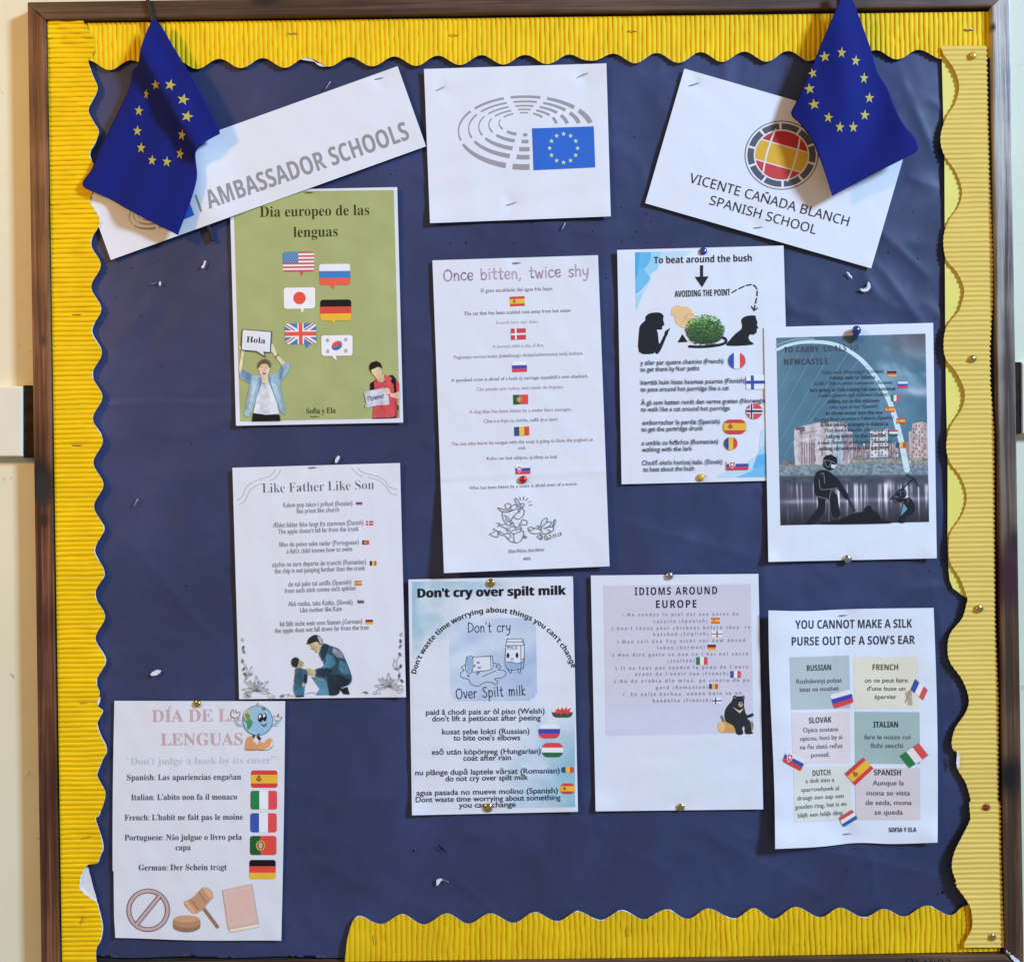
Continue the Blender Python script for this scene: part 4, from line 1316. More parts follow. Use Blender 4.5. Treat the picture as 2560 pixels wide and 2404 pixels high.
bt = Sheet('poster', 'tall white poster "once bitten, twice shy" with a cartoon at the bottom, folded across', 'poster', bq, 2.8, .5, 5.2, special=bitfold, white=(205, 208, 232), group=GP, pins=[cF((960, 151)), cG((1025, 740))])
ty = (163, 140, 178)
bt.strokes('heading', hand_lines('Once bitten, twice shy', (205, 340), (1708, 292), 76), 16, (172, 150, 184), cF)
tg = [(135, 132, 150), (128, 128, 145), (178, 178, 198), (168, 165, 186), (150, 147, 167), (134, 132, 152), (172, 155, 180), (166, 150, 174), (152, 142, 164), (160, 142, 158), (150, 140, 160), (138, 136, 156)]
for (tx, a, b, h, c, cr) in (
    ('El gato escaldado del agua fria huye.', (590, 460), (1335, 437), 40, 0, cF), ('The cat that has been scalded runs away from hot water', (415, 697), (1525, 662), 38, 1, cF),
    ('Brændt barn skyr ilden.', (750, 787), (1187, 775), 34, 2, cF), ('A burned child is shy of fire.', (712, 1037), (1243, 1020), 35, 3, cF),
    ('Pugonaya vorona kusta (teleshnogo skripa/sobstvennoj teni) boitsya.', (312, 1148), (1650, 1103), 36, 4, cF),
    ("A spooked crow is afraid of a bush (a carriage squeak/it's own shadow).", (282, 1385), (1700, 1340), 36, 5, cF),
    ('Cão picado por cobra, tem medo de linguiça.', (545, 1478), (1448, 1450), 36, 6, cF), ('A dog that has been bitten by a snake fears sausages.', (470, 1712), (1532, 1683), 36, 7, cF),
    ('Cine s-a fript cu ciorba, suflă şi-n iaurt.', (620, 152), (1393, 130), 36, 8, cG), ('The one who burnt his tongue with the soup is going to blow the yoghurt as', (285, 388), (1750, 340), 36, 9, cG),
    ('well.', (975, 428), (1055, 425), 34, 9, cG), ('Koho raz had uštipne, aj hlísty sa bojí.', (652, 537), (1385, 517), 36, 10, cG), ('Who has been bitten by a snake is afraid even of a worm.', (470, 843), (1588, 798), 36, 11, cG)):
    bt.text(tx, a, b, h, tg[c], cr, bold=.006, res=3)
pflag(bt, 'spain', [(887, 505), (1041, 498), (1043, 598), (890, 605)], cF)
pflag(bt, 'denmark', [(898, 835), (1053, 830), (1056, 945), (901, 952)], cF)
pflag(bt, 'russia', [(910, 1180), (1063, 1175), (1067, 1280), (914, 1285)], cF)
pflag(bt, 'portugal', [(922, 1520), (1076, 1515), (1079, 1613), (926, 1620)], cF)
pflag(bt, 'romania', [(934, 195), (1088, 190), (1089, 280), (937, 287)], cG)
pflag(bt, 'slovakia', [(946, 590), (1099, 586), (1101, 678), (950, 684)], cG)
ART = [[(765, 1030), (800, 1040), (880, 1060), (930, 1050), (870, 1075), (800, 1065), (768, 1035)], [(840, 1000), (870, 985), (900, 1000), (890, 1035), (850, 1035), (840, 1000)],
       [(890, 1030), (920, 1005), (960, 1000), (960, 1035), (920, 1055), (890, 1030)], [(940, 940), (960, 935), (1000, 1000), (1020, 1035), (990, 1020), (955, 980), (940, 940)],
       [(1000, 990), (1030, 985), (1038, 1010), (1020, 1030)], [(1020, 1040), (1040, 1060), (1030, 1110), (1000, 1140), (960, 1145), (930, 1120)], [(960, 1090), (990, 1070), (1000, 1040), (975, 1045), (985, 1080)],
       [(812, 1075), (815, 1130), (840, 1180), (880, 1220)], [(960, 1085), (920, 1130), (900, 1180), (895, 1215)], [(830, 1110), (860, 1120), (890, 1160), (870, 1175), (845, 1130)], [(750, 1190), (790, 1195), (775, 1215), (760, 1225), (800, 1210), (850, 1195)],
       [(780, 1270), (830, 1300), (870, 1290), (840, 1240), (800, 1225)], [(775, 1275), (790, 1310), (840, 1320), (870, 1350), (900, 1330), (880, 1290)], [(680, 1300), (720, 1285), (760, 1265), (765, 1330), (720, 1325), (680, 1305)], [(720, 1250), (735, 1245)], [(715, 1262), (740, 1258)],
       [(930, 1300), (940, 1390), (1010, 1365), (1030, 1270), (930, 1300), (880, 1260), (850, 1240)], [(850, 1330), (890, 1375), (940, 1390)], [(880, 1240), (930, 1220), (960, 1240), (990, 1215), (1010, 1240), (1000, 1265)],
       [(900, 1210), (920, 1180), (935, 1215), (950, 1250), (910, 1270)], [(960, 1270), (985, 1245), (1015, 1255)], [(1015, 1155), (1065, 1165), (1060, 1210), (1010, 1195), (1015, 1155)], [(985, 1190), (1000, 1215)],
       [(992, 920), (1003, 950)], [(1036, 915), (1032, 950)], [(1078, 930), (1058, 955)], [(1110, 962), (1082, 975)], [(1120, 1000), (1088, 1005)],
       [(1075, 1240), (1110, 1230), (1140, 1245), (1110, 1265), (1078, 1250)], [(1078, 1255), (1110, 1290), (1160, 1300), (1200, 1290)], [(1140, 1245), (1180, 1245), (1210, 1260)], [(1160, 1230), (1180, 1215), (1195, 1235), (1180, 1250)], [(1195, 1225), (1215, 1225), (1215, 1250), (1200, 1255)],
       [(1210, 1215), (1230, 1160), (1270, 1135), (1275, 1170), (1230, 1225)], [(1225, 1230), (1270, 1185), (1315, 1175), (1310, 1210), (1240, 1245)], [(1250, 1250), (1310, 1225), (1345, 1240), (1330, 1275), (1270, 1300), (1225, 1290), (1215, 1255)],
       [(1335, 1225), (1345, 1170), (1360, 1150), (1360, 1190), (1340, 1230)], [(1170, 1330), (1200, 1310), (1220, 1335), (1200, 1345), (1175, 1335)], [(1200, 1290), (1225, 1320), (1220, 1360), (1195, 1355)], [(1255, 1310), (1275, 1330), (1280, 1360), (1255, 1355), (1250, 1320)], [(1295, 1310), (1315, 1320), (1310, 1350), (1285, 1345)],
       [(1340, 1305), (1345, 1340)], [(1360, 1300), (1368, 1330)], [(1385, 1300), (1420, 1290), (1415, 1315), (1385, 1320)], [(1275, 1265), (1300, 1260), (1310, 1280), (1280, 1290)], [(1030, 1320), (1035, 1345)], [(1045, 1315), (1050, 1350)], [(1060, 1325), (1062, 1345)]]
bt.strokes('cartoon_drawing', ART, 6.5, (92, 92, 108), cG, 4)
bt.text('Elisa Mullan, Inés Belver', (878, 1497), (1248, 1478), 34, (105, 106, 122), cG, style='serif', res=2)
bt.text('4ESO', (1030, 1572), (1107, 1568), 27, (110, 110, 125), cG, bold=.02, res=2)
staple(cF((918, 154)), cF((1000, 149)), 'staple at the top of the "once bitten, twice shy" poster', d=4, th=2.0)

# --- beat around the bush
hq = [(1543, 625), (1959, 614), (1975, 1200), (1554, 1210)]
bs = Sheet('poster', '"To beat around the bush" poster with two black silhouettes and a green bush', 'poster', hq, 2.6, .6, 6.1, white=(212, 217, 240), group=GP, pins=[cH((717, 84)), cH((700, 1785))], curl=.6,
           special=lambda x, y: 1.5 * sstep(1600, 1545, x) * sstep(760, 620, y))
b1c, b2c, b3c = (95, 175, 230), (150, 200, 238), (185, 208, 238)
bs.shape('blue_corner_pattern', [([(203, 93), (635, 83), (560, 130), (400, 150), (375, 215), (320, 260), (322, 300), (270, 400), (210, 540)], b3c), ([(203, 93), (400, 88), (375, 215), (320, 260), (300, 330), (207, 400)], b2c),
    ([(203, 93), (325, 92), (320, 150), (290, 200), (207, 290)], b1c), ([(207, 230), (260, 210), (320, 290), (250, 380), (207, 410)], (110, 180, 230)), ([(205, 93), (240, 92), (225, 250), (206, 300)], (70, 160, 225)), ([(208, 420), (260, 400), (212, 520)], (160, 200, 235))], cH)
bs.shape('blue_corner_pattern', [([(810, 1785), (960, 1700), (1130, 1620), (1150, 1440), (1178, 1420), (1200, 1782)], b3c), ([(1150, 1560), (1200, 1540), (1200, 1782), (1000, 1784), (1080, 1720)], b2c), ([(1080, 1740), (1200, 1640), (1200, 1782), (960, 1785)], (110, 180, 232)), ([(1120, 1620), (1200, 1600), (1200, 1680), (1090, 1720)], (90, 170, 228))], cH)
bs.text('To beat around the bush', (347, 177), (1083, 160), 50, (38, 40, 58), cH, style='sansb', name='heading', res=4)
bs.shape('arrow', [([(693, 190), (716, 190), (716, 275), (758, 273), (708, 356), (652, 277), (693, 276)], (28, 28, 36))], cH)
bs.text('AVOIDING THE POINT', (503, 430), (921, 416), 48, (48, 50, 66), cH, style='sansb', name='heading', res=4)
bs.strokes('dashed_arrow', [[(935, 395), (967, 375)], [(985, 366), (1025, 348)], [(1040, 342), (1078, 335)], [(1095, 339), (1110, 350), (1120, 368)], [(1123, 385), (1122, 420)], [(1118, 440), (1110, 475)], [(1106, 492), (1100, 525)], [(1080, 500), (1100, 531), (1125, 512)]], 10, (40, 42, 56), cH, 0)
sil = (24, 24, 30)
bs.shape('woman_silhouette', [(smooth([(234, 843), (234, 690), (245, 640), (280, 605), (282, 580), (305, 555), (350, 545), (395, 548), (418, 570), (415, 600), (424, 638), (408, 650), (406, 672), (368, 675), (375, 700), (385, 780), (405, 750), (425, 710), (428, 690), (445, 675), (469, 663), (456, 685), (450, 710), (440, 725), (420, 775), (395, 830), (370, 858), (348, 842), (338, 855)], 3, True), sil)], cH)
bs.shape('man_silhouette', [(smooth([(897, 795), (920, 750), (960, 705), (1003, 670), (1010, 640), (1003, 610), (1015, 585), (1050, 570), (1107, 568), (1114, 590), (1125, 620), (1121, 640), (1133, 660), (1121, 668), (1118, 695), (1095, 712), (1070, 710), (1058, 735), (1070, 760), (1090, 787)], 3, True), sil)], cH)
bs.shape('fist', [(smooth([(477, 565), (482, 515), (520, 490), (555, 500), (600, 502), (630, 530), (655, 580), (645, 630), (580, 662), (545, 650), (510, 620), (500, 575)], 3, True), (222, 188, 146))], cH)
bs.strokes('fist_lines', [[(570, 590), (600, 560), (640, 565)], [(550, 620), (580, 600), (600, 560)], [(590, 590), (620, 600)]], 3.5, (185, 148, 110), cH)
bs.strokes('curved_arrow', [[(612, 800), (700, 803), (800, 795), (870, 780), (890, 758), (875, 738), (850, 732)]], 20, sil, cH)
bs.shape('arrow_head', [([(525, 770), (560, 708), (600, 766)], sil)], cH)
bs.shape('bush_shade', [(ell(728, 690, 138, 92, 30), (45, 75, 45))], cH)
it = []
r3 = random.Random(5)
for k in range(900):
    a = r3.uniform(0, 2 * math.pi); rr_ = math.sqrt(r3.random()) * 1.06
    x = 728 + 140 * rr_ * math.cos(a); y = 678 + 112 * rr_ * math.sin(a)
    if y > 790: continue
    l = r3.uniform(.5, 1.25) * (1.25 - .75 * (y - 570) / 220) 
    c = (min(255, 98 * l), min(255, 146 * l), min(255, 78 * l))
    th = r3.uniform(0, 6.28); s1 = r3.uniform(5, 10)
    it.append(([(x + s1 * math.cos(th), y + s1 * math.sin(th)), (x + 3.5 * math.cos(th + 1.57), y + 3.5 * math.sin(th + 1.57)), (x - s1 * math.cos(th), y - s1 * math.sin(th)), (x - 3.5 * math.cos(th + 1.57), y - 3.5 * math.sin(th + 1.57))], c))
_l = bs.lift
o = None
# leaves share few layers so the print stays flat
def flatshape(sh, name, items, crop, layers=4):
    T = []; 
    l0 = sh.lift
    for L in range(layers):
        pass
    vs, cs, fs = [], [], []
    for k, (pts, c) in enumerate(items):
        q = [crop(p) for p in pts]
        A = np.array(q)
        D = sh.depth(A[:, 0], A[:, 1]) + l0 + .0006 * k
        b0 = len(vs); vs += list(P(A[:, 0], A[:, 1], D)); cs += [sh.ink(c)] * len(q)
        ar = sum(q[i][0] * q[(i + 1) % len(q)][1] - q[(i + 1) % len(q)][0] * q[i][1] for i in range(len(q)))
        ids = list(range(b0, b0 + len(q)))
        fs.append(ids[::-1] if ar > 0 else ids)
    sh.lift += .0006 * len(items) + .05
    return mesh(name, vs, fs, PRINT, sh.root, cols=np.array(cs))


flatshape(bs, 'printed_bush', it, cH)['kind'] = 'stuff'
for tx, a, b in (('y aller par quatre chemins (French)', (245, 940), (870, 925)), ('to get there by four paths', (245, 990), (688, 978)), ('kiertää kuin kissa kuumaa puuroa (Finnish)', (247, 1088), (1035, 1073)),
                 ('to pace around hot porridge like a cat', (248, 1140), (912, 1128)), ('Å gå som katten rundt den varme grøten (Norwegia', (250, 1240), (1182, 1222)), ('to walk like a cat around hot porridge', (250, 1290), (918, 1280)),
                 ('emborrachar la perdiz (Spanish)', (260, 1390), (842, 1380)), ('to get the partridge drunk', (253, 1440), (717, 1430)), ('a umbla cu fofârlica (Romanian)', (255, 1543), (830, 1530)), ('walking with the lark', (257, 1592), (636, 1584)),
                 ('Chodiť okolo horúcej kaše. (Slovak)', (258, 1692), (862, 1682)), ('to beat about the bush', (267, 1742), (650, 1732))):
    bs.text(tx, a, b, 35, (62, 64, 88), cH, bold=.012, res=4)
pflag(bs, 'france', (905, 845, 1035, 970), cH, 'circle')
pflag(bs, 'finland', [(1038, 1018), (1180, 1015), (1184, 1122), (1040, 1124)], cH, 'rect', outline=(90, 92, 110))
pflag(bs, 'norway', (1040, 1228, 1162, 1347), cH, 'circle')
pflag(bs, 'spain', (870, 1350, 1040, 1458), cH, 'stadium')
pflag(bs, 'romania', (875, 1480, 975, 1580), cH, 'circle')
pflag(bs, 'slovakia', [(893, 1662), (1057, 1658), (1057, 1727), (893, 1730)], cH)

# --- to carry coals to Newcastle
nq = [(1910, 818), (2333, 807), (2342, 1395), (1921, 1404)]
nc = Sheet('poster', '"To carry coals to Newcastle" poster printed over a night photo of an arch bridge', 'poster', nq, 5.6, .9, 7.2, white=(212, 221, 244), group=GP, pins=[cI((750, 215)), cI((698, 1800))])


def night(u, v, x, y):
    n = fbm(u * 4, v * 5, 1.5, 5); n2 = fbm(u * 3 + v * 4, v * 9 - u * 5, 4.5, 4)
    sky = np.array([84, 122, 148]) + np.outer((n - .5) * 46, [1, 1, 1])
    cl = sstep(.45, .7, n2) * sstep(.30, .85, u) * sstep(.5, .1, v)
    sky = sky + np.outer(cl * 55, [1, .95, .95])
    dk = sstep(.55, 1, u) * sstep(.22, .0, v)
    sky = sky * (1 - dk[:, None]) + np.array([92, 88, 104]) * dk[:, None]
    dk = sstep(.25, .05, v) * sstep(.5, .2, np.abs(u - .25)) * .35
    sky = sky * (1 - dk[:, None]) + np.array([70, 84, 108]) * dk[:, None]
    pk_ = np.exp(-((v - .305 - (u - .9) * .1) / .022) ** 2) * sstep(.74, .9, u)
    sky = sky + np.outer(pk_, [58, 38, 44])
    lo_ = sstep(.35, .6, v)
    sky = sky * (1 - .3 * lo_[:, None]) + np.array([50, 92, 112]) * .3 * lo_[:, None]
    # quay
    qn = fbm(u * 60, v * 130, 8., 2)
    quay = np.array([128, 146, 160]) + np.outer((qn - .45) * 120, [1, 1, .95])
    far = np.array([150, 148, 140]) + np.outer((fbm(u * 70, v * 90, 3., 2) - .45) * 120, [1, .95, .8])
    bank = np.array([70, 78, 92]) + np.outer((fbm(u * 20, v * 60, 5., 3) - .5) * 50, [1, 1, 1])
    st = fbm(u * 75, v * 2.5, 2.2, 3); st2 = vnoise(u * 140, v * 3, 6.)
    wat = np.array([72, 74, 90]) + np.outer(sstep(.48, .66, st) * 150 * sstep(1.05, .84, v) * (.4 + st2), [1, .98, 1])
    wat = wat + np.outer(np.exp(-((v - .875) / .012) ** 2) * (90 * fbm(u * 10, v * 10, 7)), [1, 1, 1.1])
    wat = wat * (1 - .45 * sstep(.88, 1, v))[:, None]
    br1 = sstep(.79, .82, v)
    out = sky
    k = sstep(.655, .662, v) * (u > .45) + sstep(.672, .68, v) * (u <= .45); out = out * (1 - k[:, None]) + far * k[:, None]
    k = sstep(.688, .697, v + .01 * np.sin(u * 3)); out = out * (1 - k[:, None]) + quay * k[:, None]
    k = sstep(.728, .745, v - .012 * u); out = out * (1 - k[:, None]) + bank * k[:, None]
    k = sstep(.765, .795, v - .02 * u); out = out * (1 - k[:, None]) + wat * k[:, None]
    fl = np.exp(-(((u - .73) / .03) ** 2 + ((v - .80) / .03) ** 2)); out = out + np.outer(fl, [110, 90, 100])
    return out


nc.raster('night_photo_print', [(177, 188), (1265, 157), (1292, 1530), (207, 1555)], night, 2.3, cI)
bw, bd, bm_ = (188, 180, 190), (108, 82, 92), (150, 134, 142)
it = [([(315, 1085), (303, 900), (310, 765), (350, 742), (520, 705), (640, 700), (690, 700), (780, 712), (785, 782), (830, 790), (836, 1010), (800, 1075)], bw), ([(318, 745), (400, 742), (404, 780), (360, 800), (352, 770), (320, 775)], bd),
      ([(545, 690), (600, 682), (620, 705), (545, 715)], bd), ([(350, 860), (520, 830), (525, 850), (352, 880)], (205, 195, 210)), ([(352, 800), (515, 775), (516, 785), (352, 812)], bm_)]
for k in range(6): it.append((rc(372 + k * 22, 885, 382 + k * 22, 1080), (140, 118, 132)))
for k in range(3): it.append((rc(445 + k * 14, 850, 450 + k * 14, 1080), (128, 108, 124)))
it += [([(628, 790), (740, 785), (742, 1075), (632, 1080)], (150, 178, 196)), (rc(655, 800, 690, 1075), (190, 206, 222)), (rc(742, 800, 830, 1040), (168, 152, 166))]
for k in range(12):
    for j in range(3): it.append((rc(752 + j * 26, 812 + k * 19, 764 + j * 26, 820 + k * 19), (120, 102, 120)))
it += [([(840, 890), (870, 885), (880, 920), (985, 918), (985, 1020), (840, 1030)], (150, 130, 136)), ([(985, 762), (1145, 755), (1150, 1010), (990, 1020)], (200, 198, 208)), ([(1150, 878), (1190, 880), (1200, 915), (1245, 925), (1250, 1000), (1150, 1005)], (140, 116, 122)),
       ([(1335, 785), (1362, 780), (1368, 712), (1455, 695), (1500, 712), (1510, 1025), (1340, 1020)], (188, 168, 168)), ([(1290, 880), (1335, 880), (1335, 1010), (1290, 1010)], (140, 118, 126)), ([(178, 1040), (300, 1050), (300, 1082), (178, 1085)], (110, 110, 118))]
for k in range(10):
    for j in range(5):
        it.append((rc(1000 + j * 30, 775 + k * 24, 1014 + j * 30, 788 + k * 24), (84, 74, 98) if (k * 3 + j) % 4 else (210, 200, 205)))
        it.append((rc(1372 + j * 26, 725 + k * 29, 1384 + j * 26, 740 + k * 29), (110, 88, 104) if (k + j) % 3 else (214, 198, 196)))
for k in range(5):
    for j in range(7): it.append((rc(850 + j * 19, 930 + k * 19, 859 + j * 19, 940 + k * 19), (98, 80, 94)))
    for j in range(4): it.append((rc(1160 + j * 21, 930 + k * 14, 1170 + j * 21, 937 + k * 14), (90, 72, 84)))
r9 = random.Random(9)
for k in range(150):
    x0 = r9.choice([r9.uniform(320, 780), r9.uniform(640, 830), r9.uniform(850, 980), r9.uniform(1160, 1240), r9.uniform(1340, 1490)])
    y0 = r9.uniform(880, 1000) if x0 > 830 and x0 < 1300 else r9.uniform(790, 1040)
    g9 = r9.uniform(.62, 1.18)
    it.append((rc(x0, y0, x0 + r9.uniform(4, 12), y0 + r9.uniform(12, 60)), (182 * g9, 168 * g9, 172 * g9)))
nc.shape('city_skyline_print', it, cY, maxlen=4, grain=.30, gs=4.)['kind'] = 'stuff'
nc.strokes('bridge_arch', [[cI(p) for p in ((182, 275), (250, 245), (350, 222), (450, 218), (550, 224), (640, 248), (720, 292), (800, 352), (870, 430), (920, 500), (970, 580), (1010, 670), (1040, 760), (1065, 850), (1090, 950), (1110, 1050), (1130, 1150))]], lambda t: 7 + 8 * t, (200, 222, 238), None, 4)
nc.strokes('bridge_arch', [[cI(p) for p in ((180, 240), (250, 215), (350, 196), (450, 198))]], 4.5, (128, 162, 180), None, 4)
cab = (134, 164, 184)
nc.strokes('bridge_cables', [[(225, 45), (160, 180)], [(350, 75), (165, 430)], [(490, 65), (165, 662)], [(635, 72), (182, 870)], [(785, 82), (215, 1010)], [(885, 150), (370, 790)], [(965, 235), (560, 700)], [(1045, 340), (690, 760)], [(1085, 430), (780, 720)], [(1120, 560), (840, 860)], [(1180, 650), (950, 900)], [(1230, 830), (1100, 960)]], 3.4, cab, cY, 0)
dk = (62, 70, 88)
nc.text('TO CARRY', (218, 77), (530, 68), 50, (66, 76, 94), cY, style='sansb', name='heading', spacing=1.15)
nc.text('COALS TO', (575, 66), (885, 56), 50, (66, 84, 102), cY, style='sansb', name='heading', spacing=1.15)
nc.text('NEWCASTLE', (218, 186), (610, 180), 52, dk, cY, style='sansb', name='heading', spacing=1.15)
for tx, a, b, st in (('Eulen nach Athen tragen (German)', (555, 268), (1110, 257), 1), ('taking owls to Athens', (630, 318), (1035, 312), 0), ('Yezdit v Tulu so svoim samovarom (Russian)', (485, 368), (1190, 357), 1), ("he's going to Tula taking his own samovar", (450, 430), (1222, 415), 0),
                     ('vendere ghiaccio agli eschimesi (Italian)', (525, 475), (1155, 465), 1), ('selling ice to the eskimos', (607, 530), (1075, 522), 0), ('echar agua al mar (Spanish)', (622, 580), (1060, 570), 1), ('to throw water into the sea', (592, 635), (1098, 628), 0),
                     ('Es como llevar naranjas a Valencia (Spanish)', (488, 690), (1200, 672), 1), ('is like taking oranges to Valencia', (545, 740), (1150, 730), 0), ('Vizet hord a Dunába (Hungarian)', (583, 790), (1140, 775), 1), ('taking water to the Danube', (595, 845), (1128, 832), 0),
                     ('A vinde castraveti grădinarului (Romanian)', (512, 900), (1190, 885), 1), ('selling cucumbers to the gardener', (532, 955), (1168, 940), 0)):
    nc.text(tx, a, b, 32, (56, 74, 94) if not st else (66, 90, 112), cY, style='sansb' if not st else 'ital', res=3)
for c, bxx in (('germany', (1142, 243, 1225, 290)), ('russia', (1238, 337, 1325, 395)), ('italy', (1175, 458, 1250, 512)), ('spain', (1125, 562, 1210, 610)), ('spain', (1225, 665, 1302, 712)), ('hungary', (1160, 770, 1240, 822)), ('romania', (1222, 882, 1310, 932))):
    pflag(nc, c, bxx, cY)
bk = (20, 20, 26)
nc.shape('coal_miner', [(ell(630, 1070, 62, 62), bk), ([(566, 1032), (590, 1000), (640, 990), (690, 1020), (698, 1082), (640, 1052), (580, 1042)], (14, 14, 18)),
    ([(640, 1078), (692, 1084), (668, 1118), (638, 1108)], (196, 208, 222)), (smooth([(520, 1140), (600, 1132), (700, 1210), (745, 1280), (792, 1350), (772, 1392), (700, 1300), (620, 1300), (690, 1350), (705, 1440), (722, 1530), (690, 1552), (650, 1522), (635, 1420), (590, 1385), (580, 1500), (500, 1600), (430, 1615), (440, 1580), (520, 1470), (515, 1370), (490, 1320), (495, 1190)], 3, True), bk),
    (bar((725, 1280), (790, 1390), 16), bk), (bar((790, 1380), (855, 1500), 7), (50, 50, 60))], cY)
nc.strokes('miner_outlines', [[(580, 1042), (592, 1090), (620, 1100), (640, 1060)], [(575, 1040), (640, 1050), (697, 1080)], [(540, 1170), (570, 1160), (580, 1250)], [(530, 1215), (545, 1300), (620, 1300), (700, 1290)], [(515, 1368), (610, 1390)], [(640, 1310), (622, 1400), (618, 1612)], [(495, 1150), (500, 1125), (522, 1120)], [(460, 1125), (455, 1165)], [(472, 1125), (470, 1165)]], 4.5, (132, 142, 156), cY)
nc.shape('coal_heap', [(smooth([(560, 1617), (640, 1590), (700, 1578), (850, 1518), (930, 1500), (950, 1460), (990, 1450), (1010, 1490), (1060, 1520), (1090, 1570), (1150, 1588), (1150, 1609)], 3, True), (16, 16, 22))], cY)
nc.shape('coal_miner', [([(1290, 1430), (1325, 1480), (1262, 1545)], (98, 152, 182)), (ell(1275, 1340, 42, 44), bk), (smooth([(1300, 1385), (1350, 1380), (1388, 1450), (1380, 1510), (1310, 1560), (1300, 1600), (1252, 1600), (1265, 1540), (1322, 1480), (1290, 1420)], 3, True), bk),
    (smooth([(1185, 1385), (1230, 1378), (1320, 1395), (1290, 1420), (1230, 1424)], 3, True), bk), (bar((1168, 1395), (1385, 1203), 5), bk), (bar((1310, 1168), (1385, 1205), 4), (38, 40, 50)), (bar((1385, 1205), (1432, 1280), 4), (38, 40, 50))], cY)
nc.strokes('miner_outlines', [[(1240, 1330), (1265, 1320), (1262, 1365)], [(1280, 1320), (1305, 1325), (1300, 1350)], [(1310, 1385), (1332, 1390), (1325, 1420)], [(1200, 1390), (1240, 1425), (1290, 1415)]], 4, (120, 130, 142), cY)

# --- like father like son
jq = [(581, 1169), (1000, 1157), (1015, 1742), (598, 1747)]
fa = Sheet('poster', '"Like Father Like Son" poster with a kneeling father, a boy and drawn flowers', 'poster', jq, 3.4, .8, 8.4, white=(206, 208, 228), group=GP, pins=[cJ((666, 83))])
fa.text('Like Father Like Son', (290, 277), (1130, 248), 72, (86, 86, 98), cJ, style='serif', bold=-.021, name='heading', res=4)
lt = [(135, 132, 148)]
fa.strokes('wavy_lines', [[(100, 330), (140, 300), (170, 230), (240, 185), (340, 150), (388, 105)], [(115, 368), (160, 330), (200, 250), (260, 215), (300, 205)], [(348, 183), (390, 160), (428, 103)], [(960, 90), (1000, 130), (1045, 155)],
    [(1005, 88), (1050, 125), (1150, 150), (1210, 185), (1240, 230), (1303, 253)], [(1085, 160), (1160, 180), (1210, 220), (1250, 275), (1303, 292)]], 5, (166, 162, 174), cJ)
for tx, a, b in (('Kakov pop takov i prihod (Russian)', (447, 385), (967, 370)), ('like priest like church', (548, 430), (867, 418)), ('Æblet falder ikke langt fra stammen (Danish)', (368, 537), (1050, 515)), ("The apple doesn't fall far from the trunk", (408, 585), (1015, 562)),
                 ('filho de peixe sabe nadar (Portuguese)', (415, 682), (1015, 663)), ("a fish's child knows how to swim", (473, 733), (965, 713)), ('aşchia nu sare departe de trunchi (Romanian)', (363, 833), (1070, 810)), ('the chip is not jumping further than the trunk', (381, 882), (1063, 857)),
                 ('de tal palo tal astilla (Spanish)', (485, 980), (958, 963)), ('from such stick comes such splinter', (458, 1030), (998, 1007)), ('Aká matka, taka Katka. (Slovak)', (483, 1128), (968, 1113)), ('Like mother like Kate', (574, 1175), (888, 1163)),
                 ('fel fällt nicht weit vom Stamm (German)', (421, 1280), (1040, 1258)), ('the apple does not fall down far from the tree', (382, 1330), (1090, 1303))):
    fa.text(tx, a, b, 37, (128, 125, 142), cJ, bold=.006, res=3)
for c, bxx in (('russia_dull', (993, 338, 1041, 366)), ('denmark', (1070, 487, 1123, 520)), ('portugal', (1040, 632, 1092, 665)), ('belgian', (1098, 788, 1147, 822)), ('spain', (985, 937, 1037, 970)), ('russia_dull', (1005, 1076, 1053, 1106)), ('germany', (1067, 1230, 1120, 1262))):
    pflag(fa, c, bxx, cJ)
TN, C1, C2, C3 = (186, 168, 134), (48, 78, 98), (72, 118, 146), (32, 44, 60)
fa.shape('father_figure', [([(640, 1415), (700, 1392), (742, 1415), (742, 1450), (715, 1478), (690, 1475), (685, 1460), (655, 1450), (662, 1435)], TN), (smooth([(625, 1412), (640, 1368), (690, 1342), (735, 1368), (744, 1405), (722, 1420), (702, 1396), (640, 1412)], 3, True), (38, 38, 44)), ([(700, 1350), (735, 1368), (744, 1405), (725, 1412)], (150, 152, 160)),
    (smooth([(745, 1410), (800, 1425), (870, 1455), (910, 1520), (950, 1620), (963, 1680), (940, 1720), (880, 1745), (860, 1790), (790, 1795), (770, 1690), (690, 1660), (685, 1605), (750, 1580), (740, 1530), (715, 1490)], 3, True), C1),
    ([(655, 1655), (770, 1690), (792, 1795), (690, 1797), (722, 1750)], C2), ([(820, 1440), (880, 1470), (902, 1520), (850, 1512), (815, 1475)], (146, 156, 176)), ([(760, 1480), (820, 1500), (850, 1560), (790, 1600), (740, 1590), (770, 1540)], C2), ([(870, 1530), (920, 1560), (945, 1640), (900, 1640), (860, 1600)], C2),
    ([(770, 1640), (860, 1640), (950, 1680), (930, 1720), (880, 1742), (860, 1790), (792, 1795), (780, 1700)], C3), ([(700, 1610), (780, 1590), (820, 1620), (760, 1660), (700, 1655)], C3), ([(870, 1750), (930, 1735), (946, 1792), (900, 1790)], (26, 28, 38)), ([(745, 1412), (790, 1424), (770, 1500), (735, 1540), (725, 1480)], C3),
    ([(605, 1600), (650, 1595), (690, 1615), (686, 1650), (615, 1640)], TN)], cJ, maxlen=4, grain=.38, gs=14.)
